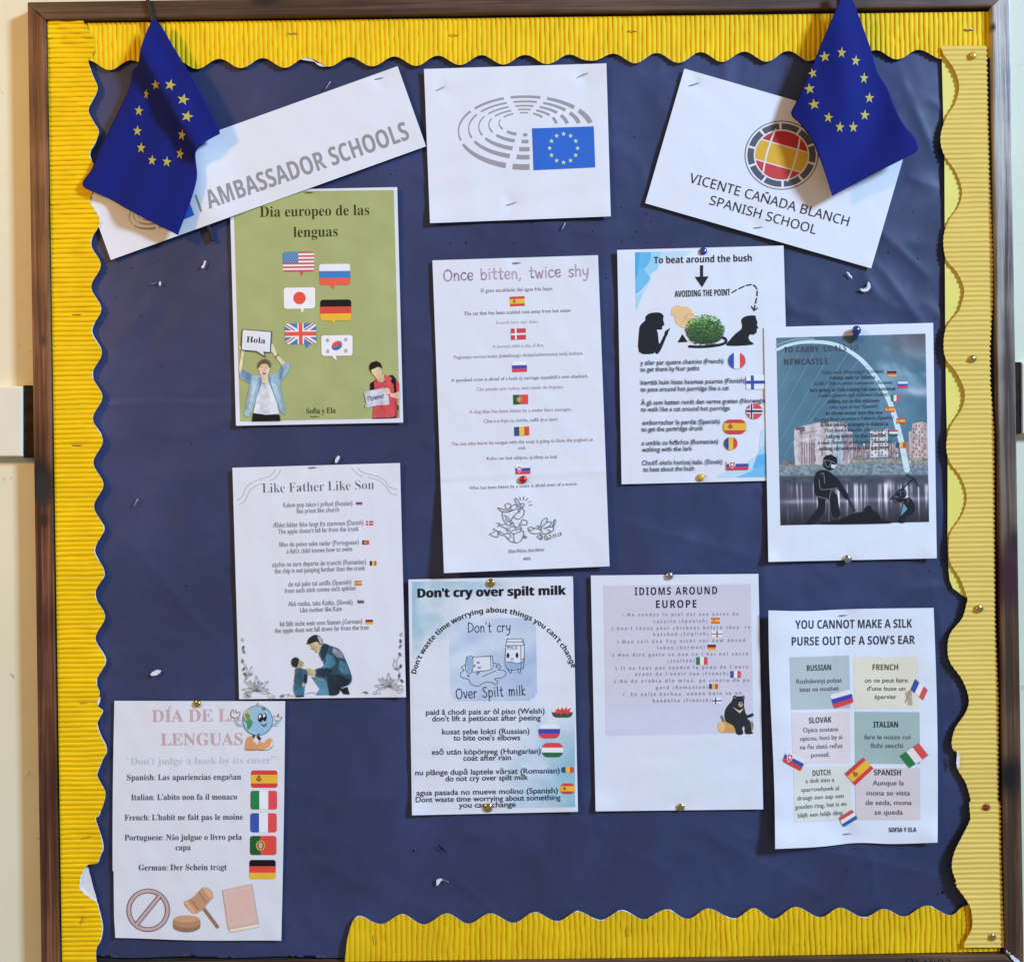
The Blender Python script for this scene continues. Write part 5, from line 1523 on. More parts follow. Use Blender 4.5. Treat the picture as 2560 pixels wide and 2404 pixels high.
fa.shape('boy_figure', [([(545, 1592), (570, 1530), (600, 1555), (590, 1588), (565, 1596)], TN), (ell(538, 1550, 32, 38), (42, 42, 50)), ([(552, 1590), (565, 1530), (598, 1548), (597, 1565), (588, 1588)], TN), (smooth([(540, 1595), (600, 1600), (628, 1625), (622, 1705), (590, 1716), (530, 1712), (535, 1640)], 3, True), (58, 92, 118)),
    ([(600, 1640), (626, 1640), (622, 1705), (600, 1700)], C3), ([(525, 1714), (610, 1716), (602, 1802), (540, 1810), (523, 1760)], (66, 108, 138)), ([(590, 1700), (612, 1712), (600, 1735), (585, 1722)], TN), (bar((540, 1808), (600, 1805), 5), (30, 34, 42))], cJ, maxlen=4, grain=.3, gs=10.)


def petals(cx, cy, R, a0, a1, n, col):
    ls = []
    for k in range(n):
        a = math.radians(a0 + (a1 - a0) * k / (n - 1)); r_ = R * (.85 + .25 * math.sin(k * 2.3)); wv = .15
        tip = (cx + r_ * math.cos(a), cy + r_ * math.sin(a))
        m1 = (cx + r_ * .6 * math.cos(a - wv), cy + r_ * .6 * math.sin(a - wv)); m2 = (cx + r_ * .6 * math.cos(a + wv), cy + r_ * .6 * math.sin(a + wv))
        ls += [[(cx + 12 * math.cos(a), cy + 12 * math.sin(a)), m1, tip, m2, (cx + 12 * math.cos(a), cy + 12 * math.sin(a))]]
    return ls


gl = (142, 142, 152)
fa.strokes('flower_drawing', petals(245, 1765, 105, 170, 370, 13, gl) + [[(150, 1560), (175, 1600), (160, 1680)], [(165, 1680), (190, 1620), (212, 1580), (200, 1600)], [(150, 1700), (200, 1640), (215, 1620)], [(150, 1790), (190, 1770), (200, 1810), (160, 1815), (152, 1790)], [(330, 1800), (345, 1820)], [(355, 1800), (380, 1800), (375, 1818), (355, 1815)], [(420, 1810), (440, 1790), (445, 1812)], [(460, 1795), (490, 1790), (480, 1810)], [(500, 1800), (525, 1805)]], 4, gl, cJ)
fa.strokes('flower_drawing', petals(1240, 1738, 100, 170, 370, 13, gl) + [[(1330, 1480), (1300, 1560), (1330, 1640)], [(1285, 1540), (1275, 1580), (1320, 1600)], [(1280, 1520), (1290, 1545)], [(1300, 1740), (1340, 1720), (1345, 1770), (1310, 1775), (1298, 1745)], [(1040, 1780), (1060, 1770), (1080, 1785)], [(1125, 1775), (1150, 1768), (1150, 1788), (1125, 1785)], [(1165, 1770), (1178, 1790)], [(620, 1785), (660, 1778), (690, 1782)]], 4, gl, cJ)
it = []
for (x, y, a, c) in ((140, 1380, 70, 168), (145, 1440, 100, 90), (150, 1470, 60, 120), (140, 1540, 80, 110), (158, 1640, 60, 90), (150, 1600, 120, 100), (180, 1800, 30, 120), (200, 1640, 20, 130), (1335, 1340, 100, 160), (1330, 1390, 80, 90), (1328, 1430, 110, 110), (1325, 1490, 60, 100), (1330, 1580, 100, 60), (1320, 1650, 80, 90), (1340, 1690, 60, 80), (1300, 1600, 10, 120), (1245, 1730, 0, 95), (250, 1765, 0, 95), (1070, 1778, 20, 110), (440, 1805, 150, 110)):
    it.append((ell(x, y, 17, 8, 10, rot=a), (c, c, c + 8)))
fa.shape('leaf_drawing', it, cJ)
staple(cJ((638, 84)), cJ((695, 82)), 'dark staple at the top of the "Like Father Like Son" poster', d=4.5, th=2.2)

# --- milk
kq = [(1021, 1448), (1432, 1440), (1445, 2028), (1030, 2037)]
mk = Sheet('poster', '"Don\'t cry over spilt milk" poster with milk cartons drawn on a blue square', 'poster', kq, 3.0, .8, 9.6, white=(208, 215, 238), group=GP, pins=[cK((662, 108)), cK((642, 1745))])
pw = np.array([208., 215, 238])


def wash(u, v, x, y):
    n = fbm(u * 5, v * 6, 2.5, 5); n2 = fbm(u * 14, v * 3.5, 6.5, 4); n3 = fbm(u * 9 + 3, v * 30, 1.5, 3)
    m = sstep(.30, .05, u + .5 * (n - .5)) * sstep(.36, .22, v + .25 * (n - .5)) + sstep(.1, .0, v + .1 * (n2 - .5)) * sstep(.75, .3, u) * .8
    m2 = sstep(.55, 1.0, u + .6 * (n - .5)) * sstep(.55, .74, v + .25 * (n2 - .5)) * (.6 + .6 * n)
    m = np.clip(m * (.55 + .7 * n3), 0, 1) * .75 + np.clip(m2, 0, 1) * .9
    m = np.clip(m, 0, 1)[:, None]
    return pw * (1 - m) + np.array([128, 176, 205]) * m + (n2[:, None] - .5) * m * 40


mk.raster('watercolour_wash', [(88, 98), (1263, 92), (1278, 1740), (100, 1752)], wash, 4.5, cK)


def sq(u, v, x, y):
    n = fbm(u * 3 + v, v * 4, 8.8, 4)
    return np.array([184., 200, 232]) + np.outer((n - .5) * 60, [1, .8, .4])


def rmask(u, v):
    dx = np.maximum(np.abs(u - .5) - .42, 0) / .08; dy = np.maximum(np.abs(v - .5) - .42, 0) / .08
    return (dx * dx + dy * dy) <= 1.0001


mk.raster('blue_square', [(357, 362), (990, 362), (1002, 965), (365, 970)], sq, 4.5, cK, rmask)
mk.heavy("Don't cry over spilt milk", (130, 214), (1210, 193), 64, (18, 20, 34), cK, 2.6, style='sansb', bold=.008, name='heading', res=5)
mk.heavy("Don't waste time worrying about things you can't change", (104, 768), (1252, 728), 37, (22, 24, 38), cK, 2.0, style='sansb', res=5, arc=((690, 913), 591), name='heading')
pen = (44, 50, 78)
mk.strokes('handwritten_words', hand_lines("Don't cry", (495, 468), (808, 462), 46), 7, pen, cK)
mk.strokes('handwritten_words', hand_lines("Over Spilt milk", (410, 950), (918, 925), 48), 7.5, pen, cK)
mk.shape('carton_paint', [([(780, 520), (890, 515), (905, 560), (903, 730), (778, 730), (772, 560)], (210, 217, 238)), ([(778, 682), (815, 682), (850, 694), (880, 682), (903, 680), (903, 728), (880, 732), (778, 732)], (142, 172, 215)), ([(485, 648), (530, 648), (525, 755), (490, 750)], (142, 172, 215)), ([(530, 648), (670, 645), (678, 735), (525, 755)], (208, 216, 238)),
    (ell(788, 636, 10, 20), (24, 24, 34)), (ell(853, 634, 10, 20), (24, 24, 34))], cK)
mk.strokes('milk_carton_drawing', [[(783, 515), (888, 515), (890, 535), (783, 535), (783, 515)], [(783, 535), (772, 565), (775, 730), (880, 732), (903, 715), (905, 560), (888, 535)], [(888, 535), (903, 560), (770, 562)], [(880, 565), (884, 728)], [(765, 668), (768, 630)], [(905, 640), (900, 672), (890, 660)],
    [(790, 732), (798, 762), (812, 760), (815, 735)], [(858, 735), (866, 762), (880, 758), (878, 735)], [(778, 684), (815, 682), (850, 694), (903, 680)], [(808, 668), (818, 655), (828, 668)],
    [(485, 648), (530, 646), (525, 755), (480, 745), (485, 648)], [(530, 648), (660, 640), (672, 650), (678, 722), (640, 745), (525, 755)], [(660, 640), (664, 730)], [(560, 680), (580, 695)], [(580, 680), (560, 695)], [(568, 718), (588, 730)], [(588, 716), (568, 732)], [(535, 710), (548, 705), (545, 720), (535, 712)],
    [(485, 700), (450, 720), (465, 745), (440, 765), (450, 795), (500, 810), (520, 845), (570, 860), (610, 835), (660, 830), (700, 848), (712, 825), (690, 805), (740, 798), (772, 775), (760, 745), (715, 740), (735, 720), (720, 700), (680, 690)], [(600, 790), (700, 745)], [(490, 775), (508, 790)], [(505, 775), (492, 790)], [(555, 765), (580, 755), (560, 778)], [(700, 705), (710, 725)], [(715, 708), (698, 722)]], 5, (74, 80, 98), cK)
mk.strokes('handwritten_words', hand_lines('MILK', (783, 592), (860, 588), 19), 4.5, (110, 118, 140), cK)
for tx, a, b in (('paid â chodi pais ar ôl piso (Welsh)', (190, 1068), (1055, 1058)), ("don't lift a petticoat after peeing", (235, 1115), (1027, 1107)), ('kusat sebe lokti (Russian)', (308, 1210), (945, 1205)), ("to bite one's elbows", (390, 1255), (877, 1252)),
                 ('eső után köpönyeg (Hungarian)', (232, 1358), (1027, 1350)), ('coat after rain', (462, 1402), (810, 1397)), ('nu plânge după laptele vărsat (Romanian)', (112, 1508), (1165, 1492)), ('do not cry over spilt milk', (333, 1552), (935, 1540)),
                 ('agua pasada no mueve molino (Spanish)', (120, 1655), (1152, 1637)), ('Dont waste time worrying about something', (115, 1705), (1172, 1687)), ('you cant change', (430, 1745), (845, 1738))):
    mk.text(tx, a, b, 40, (40, 52, 88), cK, bold=.011, res=4)
pflag(mk, 'wales', (1108, 1000, 1260, 1088), cK, 'stadium')
pflag(mk, 'russia', (1010, 1135, 1167, 1240), cK, 'stadium')
pflag(mk, 'hungary', (1035, 1272, 1190, 1377), cK, 'stadium')
pflag(mk, 'romania', (1177, 1448, 1270, 1490), cK, 'stadium')
pflag(mk, 'spain', (1168, 1567, 1275, 1645), cK, 'stadium')

# --- idioms around Europe
lq = [(1477, 1438), (1896, 1434), (1908, 2022), (1489, 2027)]
ix = Sheet('poster', '"IDIOMS AROUND EUROPE" poster with a lilac panel and a black bear on a log', 'poster', lq, 2.8, .7, 10.3, white=(206, 215, 246), group=GP, pins=[cL((643, 57)), cL((728, 1798))])
ix.raster('lilac_panel', [(145, 130), (1255, 118), (1275, 1240), (165, 1258)], lambda u, v, x, y: np.array([194., 192, 224]) * (1 - .5 * sstep(.5, 1, v) * 0)[:, None] + np.outer(sstep(.75, 1., v), [2, 8, 10]) if False else np.array([195., 194, 226]) + np.outer(sstep(.6, 1., v), [0, 6, 12]), 4.5, cL)
ix.text('IDIOMS AROUND', (382, 203), (1003, 195), 58, (28, 28, 62), cL, style='sansb', name='heading', spacing=1.25, res=4)
ix.text('EUROPE', (543, 299), (847, 296), 58, (28, 28, 62), cL, style='sansb', name='heading', spacing=1.25, res=4)
for tx, a, b in (('1.No vendas la piel del oso antes de', (290, 362), (1163, 355)), ('cazarlo.(Spanish)', (525, 412), (928, 408)), ("2.Don't count your chickens before they' re", (207, 466), (1250, 455)), ('hatched.(English)', (523, 510), (935, 503)),
                 ('3.Man soll den Tag nicht vor dem Abend', (248, 565), (1213, 553)), ('loben.(German)', (553, 610), (908, 605)), ("4.Non dire gatto se non ce l'hai nel sacco.", (213, 665), (1252, 653)), ('(Italian)', (633, 710), (833, 705)),
                 ("5.Il ne faut pas vendre la peau de l'ours", (237, 765), (1232, 752)), ("avant de l'avoir tue.(French)", (385, 808), (1085, 803)), ('6.Nu da vrabia din mână, pe cioara de pe', (228, 862), (1245, 852)), ('gard (Romanian)', (543, 910), (930, 905)),
                 ('7. En nylje karhua, ennen kuin se on', (293, 962), (1185, 950)), ('kaadettu (Finnish)', (520, 1008), (955, 1003))):
    ix.text(tx, a, b, 25, (138, 135, 166), cL, style='sansb', spacing=1.7, res=3)
for c, bxx in (('spain', (957, 373, 1023, 415)), ('england', (960, 470, 1043, 518)), ('germany', (930, 575, 993, 615)), ('italy', (845, 668, 930, 725)), ('france', (1102, 773, 1180, 823)), ('romania', (942, 870, 1008, 907)), ('finland', (968, 975, 1035, 1018))):
    pflag(ix, c, bxx, cL)
bb = (40, 40, 46)
ix.shape('bear_on_log', [([(1035, 1150), (1140, 1152), (1145, 1235), (1035, 1236)], (196, 148, 96)), (ell(1035, 1192, 27, 42), (218, 178, 130)), (bar((1034, 1108), (1050, 1155), 7), (105, 88, 78)), ([(1215, 1150), (1268, 1152), (1278, 1180), (1270, 1215), (1215, 1215)], (150, 118, 104)),
    (smooth([(1125, 975), (1160, 962), (1195, 968), (1206, 985), (1205, 1040), (1222, 1100), (1240, 1100), (1272, 1090), (1272, 1112), (1228, 1130), (1250, 1150), (1262, 1225), (1272, 1243), (1215, 1243), (1210, 1190), (1190, 1200), (1198, 1245), (1150, 1247), (1125, 1185), (1066, 1150), (1060, 1080), (1085, 1030), (1112, 1000)], 3, True), bb),
    (ell(1136, 970, 13, 14), bb), (ell(1198, 970, 12, 13), bb), (ell(1136, 972, 7, 8), (120, 100, 88)), (ell(1199, 972, 6, 7), (120, 100, 88)), (ell(1179, 1024, 17, 20), (176, 158, 140)), (ell(1182, 1016, 7, 6), (24, 24, 28)), ([(1118, 1042), (1168, 1072), (1205, 1052), (1172, 1090)], (206, 200, 186)), (bar((1100, 1140), (1150, 1160), 2), (22, 22, 26)), (bar((1190, 1160), (1192, 1200), 3), (18, 18, 22))], cL)

# --- silk purse
mq = [(1921, 1524), (2334, 1519), (2344, 2103), (1938, 2121)]


def silk_edge(p, U, V):
    p = p.copy()
    p[..., 0] += 3.5 * U * np.sin(math.pi * V) * 1.2 - 2 * (1 - U) * np.sin(2 * math.pi * V)
    p[..., 1] += (V > .5) * (V - .5) * 2 * (-7 * np.exp(-((U - .5) / .16) ** 2) + 2 * U) + (V < .5) * (.5 - V) * 2 * 4 * np.exp(-((U - .22) / .2) ** 2)
    return p


def silk_curl(x, y):
    l = sstep(2110, 1925, x)
    mid = np.exp(-((x - 2108) / 30) ** 2)
    return 16 * l + 4 * sstep(2200, 2340, x) + 3 * sstep(2040, 2110, y) * (1 - mid) - 1.5 * mid * sstep(1640, 1540, y) + 2.0 * np.exp(-np.abs(x - 2098) / 8) * sstep(1900, 1500, y) * .6


sk = Sheet('poster', 'white SILK PURSE poster with six pastel boxes, its left edge curling up', 'poster', mq, 3.2, 1.2, 11.7, special=silk_curl, white=(206, 219, 248), group=GP, edge=silk_edge, pins=[cM((608, 108)), cM((640, 1700))])
st_ = (44, 54, 78)
sk.text('YOU CANNOT MAKE A SILK', (258, 208), (1110, 199), 62, st_, cM, style='sansb', name='heading', res=4)
sk.text("PURSE OUT OF A SOW'S EAR", (232, 330), (1130, 318), 62, st_, cM, style='sansb', name='heading', res=4)
for pq_, c in (([(215, 415), (650, 402), (660, 788), (225, 798)], (168, 186, 200)), ([(683, 412), (1155, 410), (1160, 785), (688, 785)], (212, 214, 210)), ([(228, 820), (655, 812), (660, 1185), (240, 1190)], (208, 204, 222)),
               ([(690, 812), (1163, 815), (1168, 1193), (693, 1190)], (152, 178, 188)), ([(245, 1215), (655, 1200), (665, 1600), (250, 1618)], (204, 213, 220)), ([(690, 1220), (1165, 1222), (1170, 1600), (700, 1600)], (200, 196, 214))):
    sk.raster('pastel_box', pq_, lambda u, v, x, y, c=c: np.tile(np.array(c, float), (len(u), 1)), 4.5, cM)
for tx, a, b, h, c, bo in (('RUSSIAN', (343, 515), (520, 508), 42, (62, 66, 78), .03), ('Rozhdennyj polzat', (267, 607), (598, 597), 33, (92, 96, 108), .012), ('letat ne mozhet', (292, 667), (575, 656), 33, (92, 96, 108), .012),
    ('FRENCH', (822, 508), (1008, 508), 42, (92, 82, 66), .03), ('on ne peut faire', (765, 599), (1078, 598), 33, (100, 98, 98), .012), ("d'une buse un", (780, 658), (1060, 658), 33, (100, 98, 98), .012), ('épervier', (837, 719), (997, 718), 33, (100, 98, 98), .012),
    ('SLOVAK', (358, 897), (523, 889), 42, (62, 56, 66), .03), ('Opica zostane', (315, 962), (572, 953), 33, (102, 98, 108), .012), ('opicou, hoci by si', (293, 1024), (600, 1011), 33, (102, 98, 108), .012), ('na ňu zlatú reťaz', (293, 1086), (603, 1074), 33, (102, 98, 108), .012), ('povesil.', (373, 1144), (510, 1138), 33, (102, 98, 108), .012),
    ('ITALIAN', (828, 926), (1007, 925), 42, (40, 50, 56), .03), ('fare le nozze coi', (762, 1012), (1098, 1012), 34, (84, 98, 106), .012), ('fichi secchi', (808, 1075), (1043, 1075), 34, (84, 98, 106), .012),
    ('DUTCH', (385, 1281), (515, 1273), 42, (84, 86, 72), .03), ('a dolt into a', (333, 1332), (543, 1321), 32, (104, 110, 108), .012), ('sparrowhawk al', (303, 1396), (577, 1382), 32, (104, 110, 108), .012), ('draagt een aap een', (272, 1458), (613, 1438), 32, (104, 110, 108), .012), ('gouden ring, het is en', (258, 1522), (632, 1496), 32, (104, 110, 108), .012), ('blijft een lelijk ding', (278, 1584), (605, 1561), 32, (104, 110, 108), .012),
    ('SPANISH', (832, 1275), (1028, 1275), 42, (60, 54, 62), .03), ('Aunque la', (822, 1348), (1050, 1348), 37, (98, 92, 106), .012), ('mona se vista', (778, 1421), (1095, 1421), 37, (98, 92, 106), .012), ('de seda, mona', (770, 1491), (1107, 1491), 37, (98, 92, 106), .012), ('se queda', (837, 1561), (1042, 1561), 37, (98, 92, 106), .012),
    ('SOFIA Y ELA', (940, 1689), (1142, 1687), 33, (58, 62, 82), .03)):
    sk.text(tx, a, b, h, c, cM, style='sansb' if bo > .02 else '', bold=0 if bo > .02 else .008, res=4)
pflag(sk, 'russia', [(510, 688), (660, 648), (684, 745), (540, 790)], cM, 'round')
pflag(sk, 'france', [(1132, 573), (1224, 652), (1190, 728), (1098, 650)], cM)
sk.shape('printed_hand', [([(1065, 668), (1090, 655), (1112, 662), (1108, 700), (1112, 765), (1080, 762), (1080, 715), (1065, 700)], (172, 160, 146)), (bar((1098, 650), (1060, 745), 3), (130, 120, 112))], cM)
pflag(sk, 'slovakia', [(195, 1096), (332, 1162), (298, 1247), (163, 1172)], cM, 'round')
pflag(sk, 'italy', [(1020, 1133), (1158, 1040), (1228, 1130), (1090, 1222)], cM)
pflag(sk, 'spain', [(618, 1262), (752, 1145), (828, 1225), (695, 1347)], cM, 'rect')
pflag(sk, 'netherlands', [(575, 1583), (672, 1523), (713, 1590), (610, 1654)], cM, 'round')
staple(cM((580, 111)), cM((636, 104)), 'staple in the top edge of the "SILK PURSE" poster', d=4.5, th=2.2)
staple(cM((612, 1703)), cM((670, 1696)), 'staple in the bottom edge of the "SILK PURSE" poster', d=4.8, th=2.2)

# --- Dia de la lenguas
dq = [(286, 1751), (713, 1752), (703, 2350), (283, 2343)]


def dia_edge(p, U, V):
    p = p.copy()
    k = sstep(.715, .722, V) * (1 - U)
    p[..., 0] += 2.6 * k + 2.5 * (1 - U) * sstep(.9, 1, V) - 3 * (1 - U) * np.sin(math.pi * V) + 1.5 * U * np.sin(3 * V)
    p[..., 1] += 3.0 * V * np.sin(math.pi * U) ** 2
    return p


di = Sheet('poster', '"DÍA DE LA LENGUAS" poster with five flags, smiling globe, gavel and book', 'poster', dq, 2.4, .8, 12.9, white=(202, 210, 228), group=GP, edge=dia_edge, pins=[cN((680, 82))])
pk2 = (184, 158, 170)
di.text('DIA DE LA', (350, 216), (1000, 208), 88, pk2, cN, style='serif', name='heading', res=5, bold=-.002)
di.shape('accent_mark', [([(468, 122), (478, 100), (488, 98), (476, 124)], pk2)], cN)
di.text('LENGUAS', (415, 385), (1012, 382), 86, pk2, cN, style='serif', name='heading', res=5, bold=-.002)
di.text("“Don't judge a book by its cover”", (165, 528), (1247, 516), 52, (172, 190, 212), cN, style='serif', name='heading', bold=-.012, res=3)
for tx, a, b in (('Spanish: Las apariencias engañan', (168, 640), (1000, 635)), ("Italian: L'abito non fa il monaco", (198, 785), (970, 780)), ("French: L'habit ne fait pas le moine", (150, 932), (1013, 927)), ('Portuguese: Não julgue o livro pela', (150, 1078), (1005, 1073)), ('capa', (522, 1150), (632, 1148)), ('German: Der Schein trügt', (253, 1297), (895, 1293))):
    di.text(tx, a, b, 42, (66, 68, 92), cN, style='serif', res=3)
for c, bxx in (('spain', (1071, 568, 1265, 695)), ('italy', (1068, 716, 1262, 853)), ('france', (1066, 880, 1260, 1020)), ('portugal', (1064, 1045, 1257, 1185)), ('germany', (1060, 1220, 1252, 1360))):
    pflag(di, c, bxx, cN, 'round')
dkb = (92, 76, 84)
ring = lambda r0, r1, c: (ell(322, 1587, r0, r0, 48, 0, 359.9) + ell(322, 1587, r1, r1, 48, 359.9, 0), c)
di.shape('no_entry_symbol', [ring(158, 124, dkb), ring(152, 130, (184, 162, 170)), (bar((408, 1480), (234, 1694), 17), dkb), (bar((412, 1475), (230, 1699), 11), (184, 162, 170))], cN)
br_, brl, brd = (182, 142, 112), (204, 166, 132), (140, 108, 92)
di.shape('gavel', [(bar((725, 1570), (828, 1708), 12), brd), (ell(826, 1706, 13), brd), (smooth([(585, 1530), (600, 1515), (640, 1500), (700, 1440), (722, 1420), (770, 1430), (797, 1485), (780, 1510), (720, 1580), (660, 1612), (615, 1580), (590, 1550)], 3, True), br_), ([(722, 1420), (765, 1428), (795, 1485), (775, 1500), (735, 1450)], brl), ([(585, 1530), (600, 1515), (650, 1570), (672, 1600), (650, 1612)], brl), (bar((630, 1508), (690, 1580), 4), brd), (bar((690, 1450), (745, 1530), 4), brd),
    (ell(603, 1705, 99, 42), brd), (rc(504, 1660, 702, 1705), brd), (ell(603, 1680, 97, 36), (168, 128, 102)), (rc(512, 1650, 694, 1680), (168, 128, 102)), (ell(603, 1650, 91, 26), (188, 150, 120))], cN)
di.shape('book', [([(862, 1440), (1080, 1395), (1127, 1688), (1127, 1710), (925, 1750), (905, 1722)], (190, 164, 156)), ([(916, 1728), (1125, 1688), (1127, 1708), (925, 1746)], (226, 216, 204)), ([(868, 1444), (1074, 1402), (1118, 1678), (910, 1718)], (204, 176, 172))], cN)
st2 = []
for (a, b) in (((885, 1455), (1062, 1420)), ((1062, 1420), (1102, 1668)), ((885, 1455), (918, 1700)), ((918, 1690), (1102, 1655))):
    m = int(math.dist(a, b) / 18)
    for k in range(m): st2.append([(a[0] + (b[0] - a[0]) * k / m, a[1] + (b[1] - a[1]) * k / m), (a[0] + (b[0] - a[0]) * (k + .55) / m, a[1] + (b[1] - a[1]) * (k + .55) / m)])
di.strokes('stitching', st2, 3.5, (226, 208, 200), cN, 0)
gd = (74, 100, 128)
di.strokes('globe_limbs', [[(1020, 232), (985, 240), (960, 205), (962, 180)], [(1222, 232), (1250, 238), (1270, 210), (1265, 190)]], 20, (150, 182, 208), cN)
di.shape('smiling_globe', [(ell(1120, 205, 111), gd), (ell(1120, 205, 106), (140, 182, 214)), (clip_convex(smooth([(1020, 160), (1045, 130), (1070, 160), (1060, 185), (1085, 215), (1070, 255), (1045, 272), (1040, 225), (1015, 200)], 3, True), ell(1120, 205, 104)), (70, 140, 92)), ([(1145, 108), (1175, 112), (1182, 130), (1155, 132)], (64, 132, 92)), ([(1110, 300), (1140, 298), (1130, 312)], (64, 132, 92)),
    (smooth([(1018, 150), (1050, 115), (1075, 150), (1060, 190), (1035, 205), (1020, 180)], 2, True), (178, 176, 150)), (smooth([(1025, 165), (1050, 150), (1065, 180), (1045, 200)], 2, True), (90, 142, 96)),
    (ell(1140, 185, 19, 33), (20, 22, 30)), (ell(1171, 180, 17, 30), (20, 22, 30)), (ell(1137, 178, 9, 18), (214, 222, 236)), (ell(1168, 172, 8, 16), (214, 222, 236)), (ell(1140, 192, 6, 12), (20, 22, 30)), (ell(1170, 186, 5, 11), (20, 22, 30)),
    (bar((1095, 315), (1070, 345), 9), (28, 30, 36)), (bar((1120, 318), (1140, 345), 9), (28, 30, 36)),
    (smooth([(1045, 330), (1085, 320), (1085, 350), (1122, 385), (1122, 420), (1035, 420), (1030, 400)], 3, True), (200, 146, 96)), (smooth([(1135, 350), (1165, 370), (1200, 335), (1225, 345), (1230, 385), (1200, 415), (1130, 422), (1130, 385)], 3, True), (206, 152, 102)), (smooth([(1205, 400), (1222, 355), (1230, 385), (1200, 418), (1150, 422)], 2, True), (214, 214, 220)),
    (smooth([(925, 150), (940, 125), (965, 135), (990, 140), (985, 175), (955, 185), (930, 175)], 3, True), (206, 208, 220)), (smooth([(1240, 170), (1262, 175), (1275, 155), (1295, 180), (1285, 205), (1250, 205)], 3, True), (206, 208, 220)), (smooth([(1145, 232), (1165, 240), (1188, 225), (1180, 245), (1160, 250)], 3, True), (60, 88, 118))], cN)
di.strokes('globe_outlines', [[(925, 150), (940, 125), (950, 150), (965, 132), (968, 155), (990, 140), (985, 175), (955, 185), (930, 175), (925, 150)], [(1240, 170), (1262, 180), (1272, 155), (1275, 180), (1295, 180), (1282, 205), (1250, 205)], [(1140, 225), (1165, 240), (1190, 222)], [(1035, 418), (1122, 418)], [(1130, 420), (1200, 416), (1228, 390)]], 4, (78, 74, 96), cN)

# ------------------------------------------------------------------ pins
GT = 'tacks and pins holding the papers'
TK = lambda p, r, m, label, d, h=4.5, tl_=(0, 0): lathe('thumbtack', p[0], p[1], d, DOME(r, h), m, label, 'thumbtack', GT, tl_)
TK(cH((717, 84)), 9.5, BLUEP, 'round blue tack above the words "To beat around the bush"', 3.2, 6)
TK(cH((700, 1785)), 9.5, GOLDP, 'round gold tack at the bottom of the bush poster', 3.2, 6)
staple(cH((722, 1784)), cH((746, 1766)), 'short steel staple end beside the gold tack under the bush poster', d=4, th=1.6, legs=False)
TK(cG((1025, 740)), 10.2, REDP, 'shiny red tack below the small Slovak flag of the tall poster', 6.5, 8)
TK(cI((698, 1800)), 10.8, NICKEL, 'brass coloured tack at the bottom of the Newcastle poster', 6.2, 6)
TK(cK((662, 108)), 11, BRASS, 'dark brass tack at the top of the spilt milk poster', 3.6, 5)
TK(cK((642, 1745)), 11.8, BRASS, 'dented brass tack over the words "you cant change"', 3.6, 6)
TK(cL((643, 57)), 10.4, NICKEL, 'silver dome tack at the top of the IDIOMS AROUND EUROPE poster', 3.2, 7)
TK(cL((728, 1798)), 10.0, BRASS, 'dull brass tack at the bottom of the IDIOMS AROUND EUROPE poster', 3.2, 5)
TK(cN((680, 82)), 10, BRASS, 'polished brass tack at the top of the DÍA DE LA LENGUAS poster', 3.0, 7)
TK(cN((1131, 90)), 7.2, CLEAR, 'small translucent tack above the smiling globe', 3.0, 4)
TK(cS((545, 322)), 9.5, GOLDP, 'gold tack in the top end of the pale right border strip', 12, 7)
TK(cT((542, 342)), 9.6, BRASS, 'brass tack in the pale right border, level with the Newcastle picture', 12, 6)
TK(cU((580, 166)), 10.2, BRASS, 'brass tack in the pale right border just above the SILK PURSE poster', 12, 6)
TK(cU((622, 1323)), 9.0, RUST, 'flat dull red tack where the two pale right border strips overlap', 13.5, 3)
TK(cR((1805, 790)), 9.6, BRASS, 'brass tack near the bottom right corner of the board', 13.5, 5)
# blue push pin on the Newcastle poster, hanging point-down
pp = cI((762, 132))
root = empty('push_pin', P(pp[0], pp[1], 7)); tag(root, 'blue push pin with a long body at the top of the Newcastle poster', 'push pin', GT)


def tubez(name, p0, d0, p1, d1, r0, r1, mat, parent, n=14, cap=True):
    a = np.array(P(p0[0], p0[1], d0)); b = np.array(P(p1[0], p1[1], d1))
    ax = b - a; ax /= np.linalg.norm(ax)
    u_ = np.cross(ax, [0, 1, 0.001]); u_ /= np.linalg.norm(u_); v_ = np.cross(ax, u_)
    V, F = [], []
    for c, r in ((a, r0), (b, r1)):
        for k in range(n):
            t_ = 2 * math.pi * k / n; V.append(c + (u_ * math.cos(t_) + v_ * math.sin(t_)) * r * S)
    for k in range(n): F.append([k, (k + 1) % n, n + (k + 1) % n, n + k])
    F += [list(range(n))[::-1], list(range(n, 2 * n))]
    return mesh(name, V, F, mat, parent, False)


tubez('pin_body', cI((762, 135)), 20, cI((752, 205)), 10, 9, 4.5, BLUEP, root)
tubez('pin_head', cI((763, 128)), 22, cI((762, 140)), 17, 10.5, 11.0, BLUEP, root)
tubez('pin_needle', cI((752, 205)), 10, cI((745, 222)), 6.5, 1, .6, STEEL, root)
c0_ = cI((763, 131))
lv, lf = [], []
prof = [(11, 0), (10.2, 2.6), (8, 4.6), (4, 5.8), (.8, 6.2)]
for r, h in prof:
    for k in range(16):
        a = 2 * math.pi * k / 16; lv.append(P(c0_[0] + r * math.cos(a), c0_[1] + r * math.sin(a), 20 + h))
for j in range(4):
    for k in range(16): lf.append([j * 16 + k, (j + 1) * 16 + k, (j + 1) * 16 + (k + 1) % 16, j * 16 + (k + 1) % 16])
mesh('pin_cap', lv, lf, BLUEP, root, True)

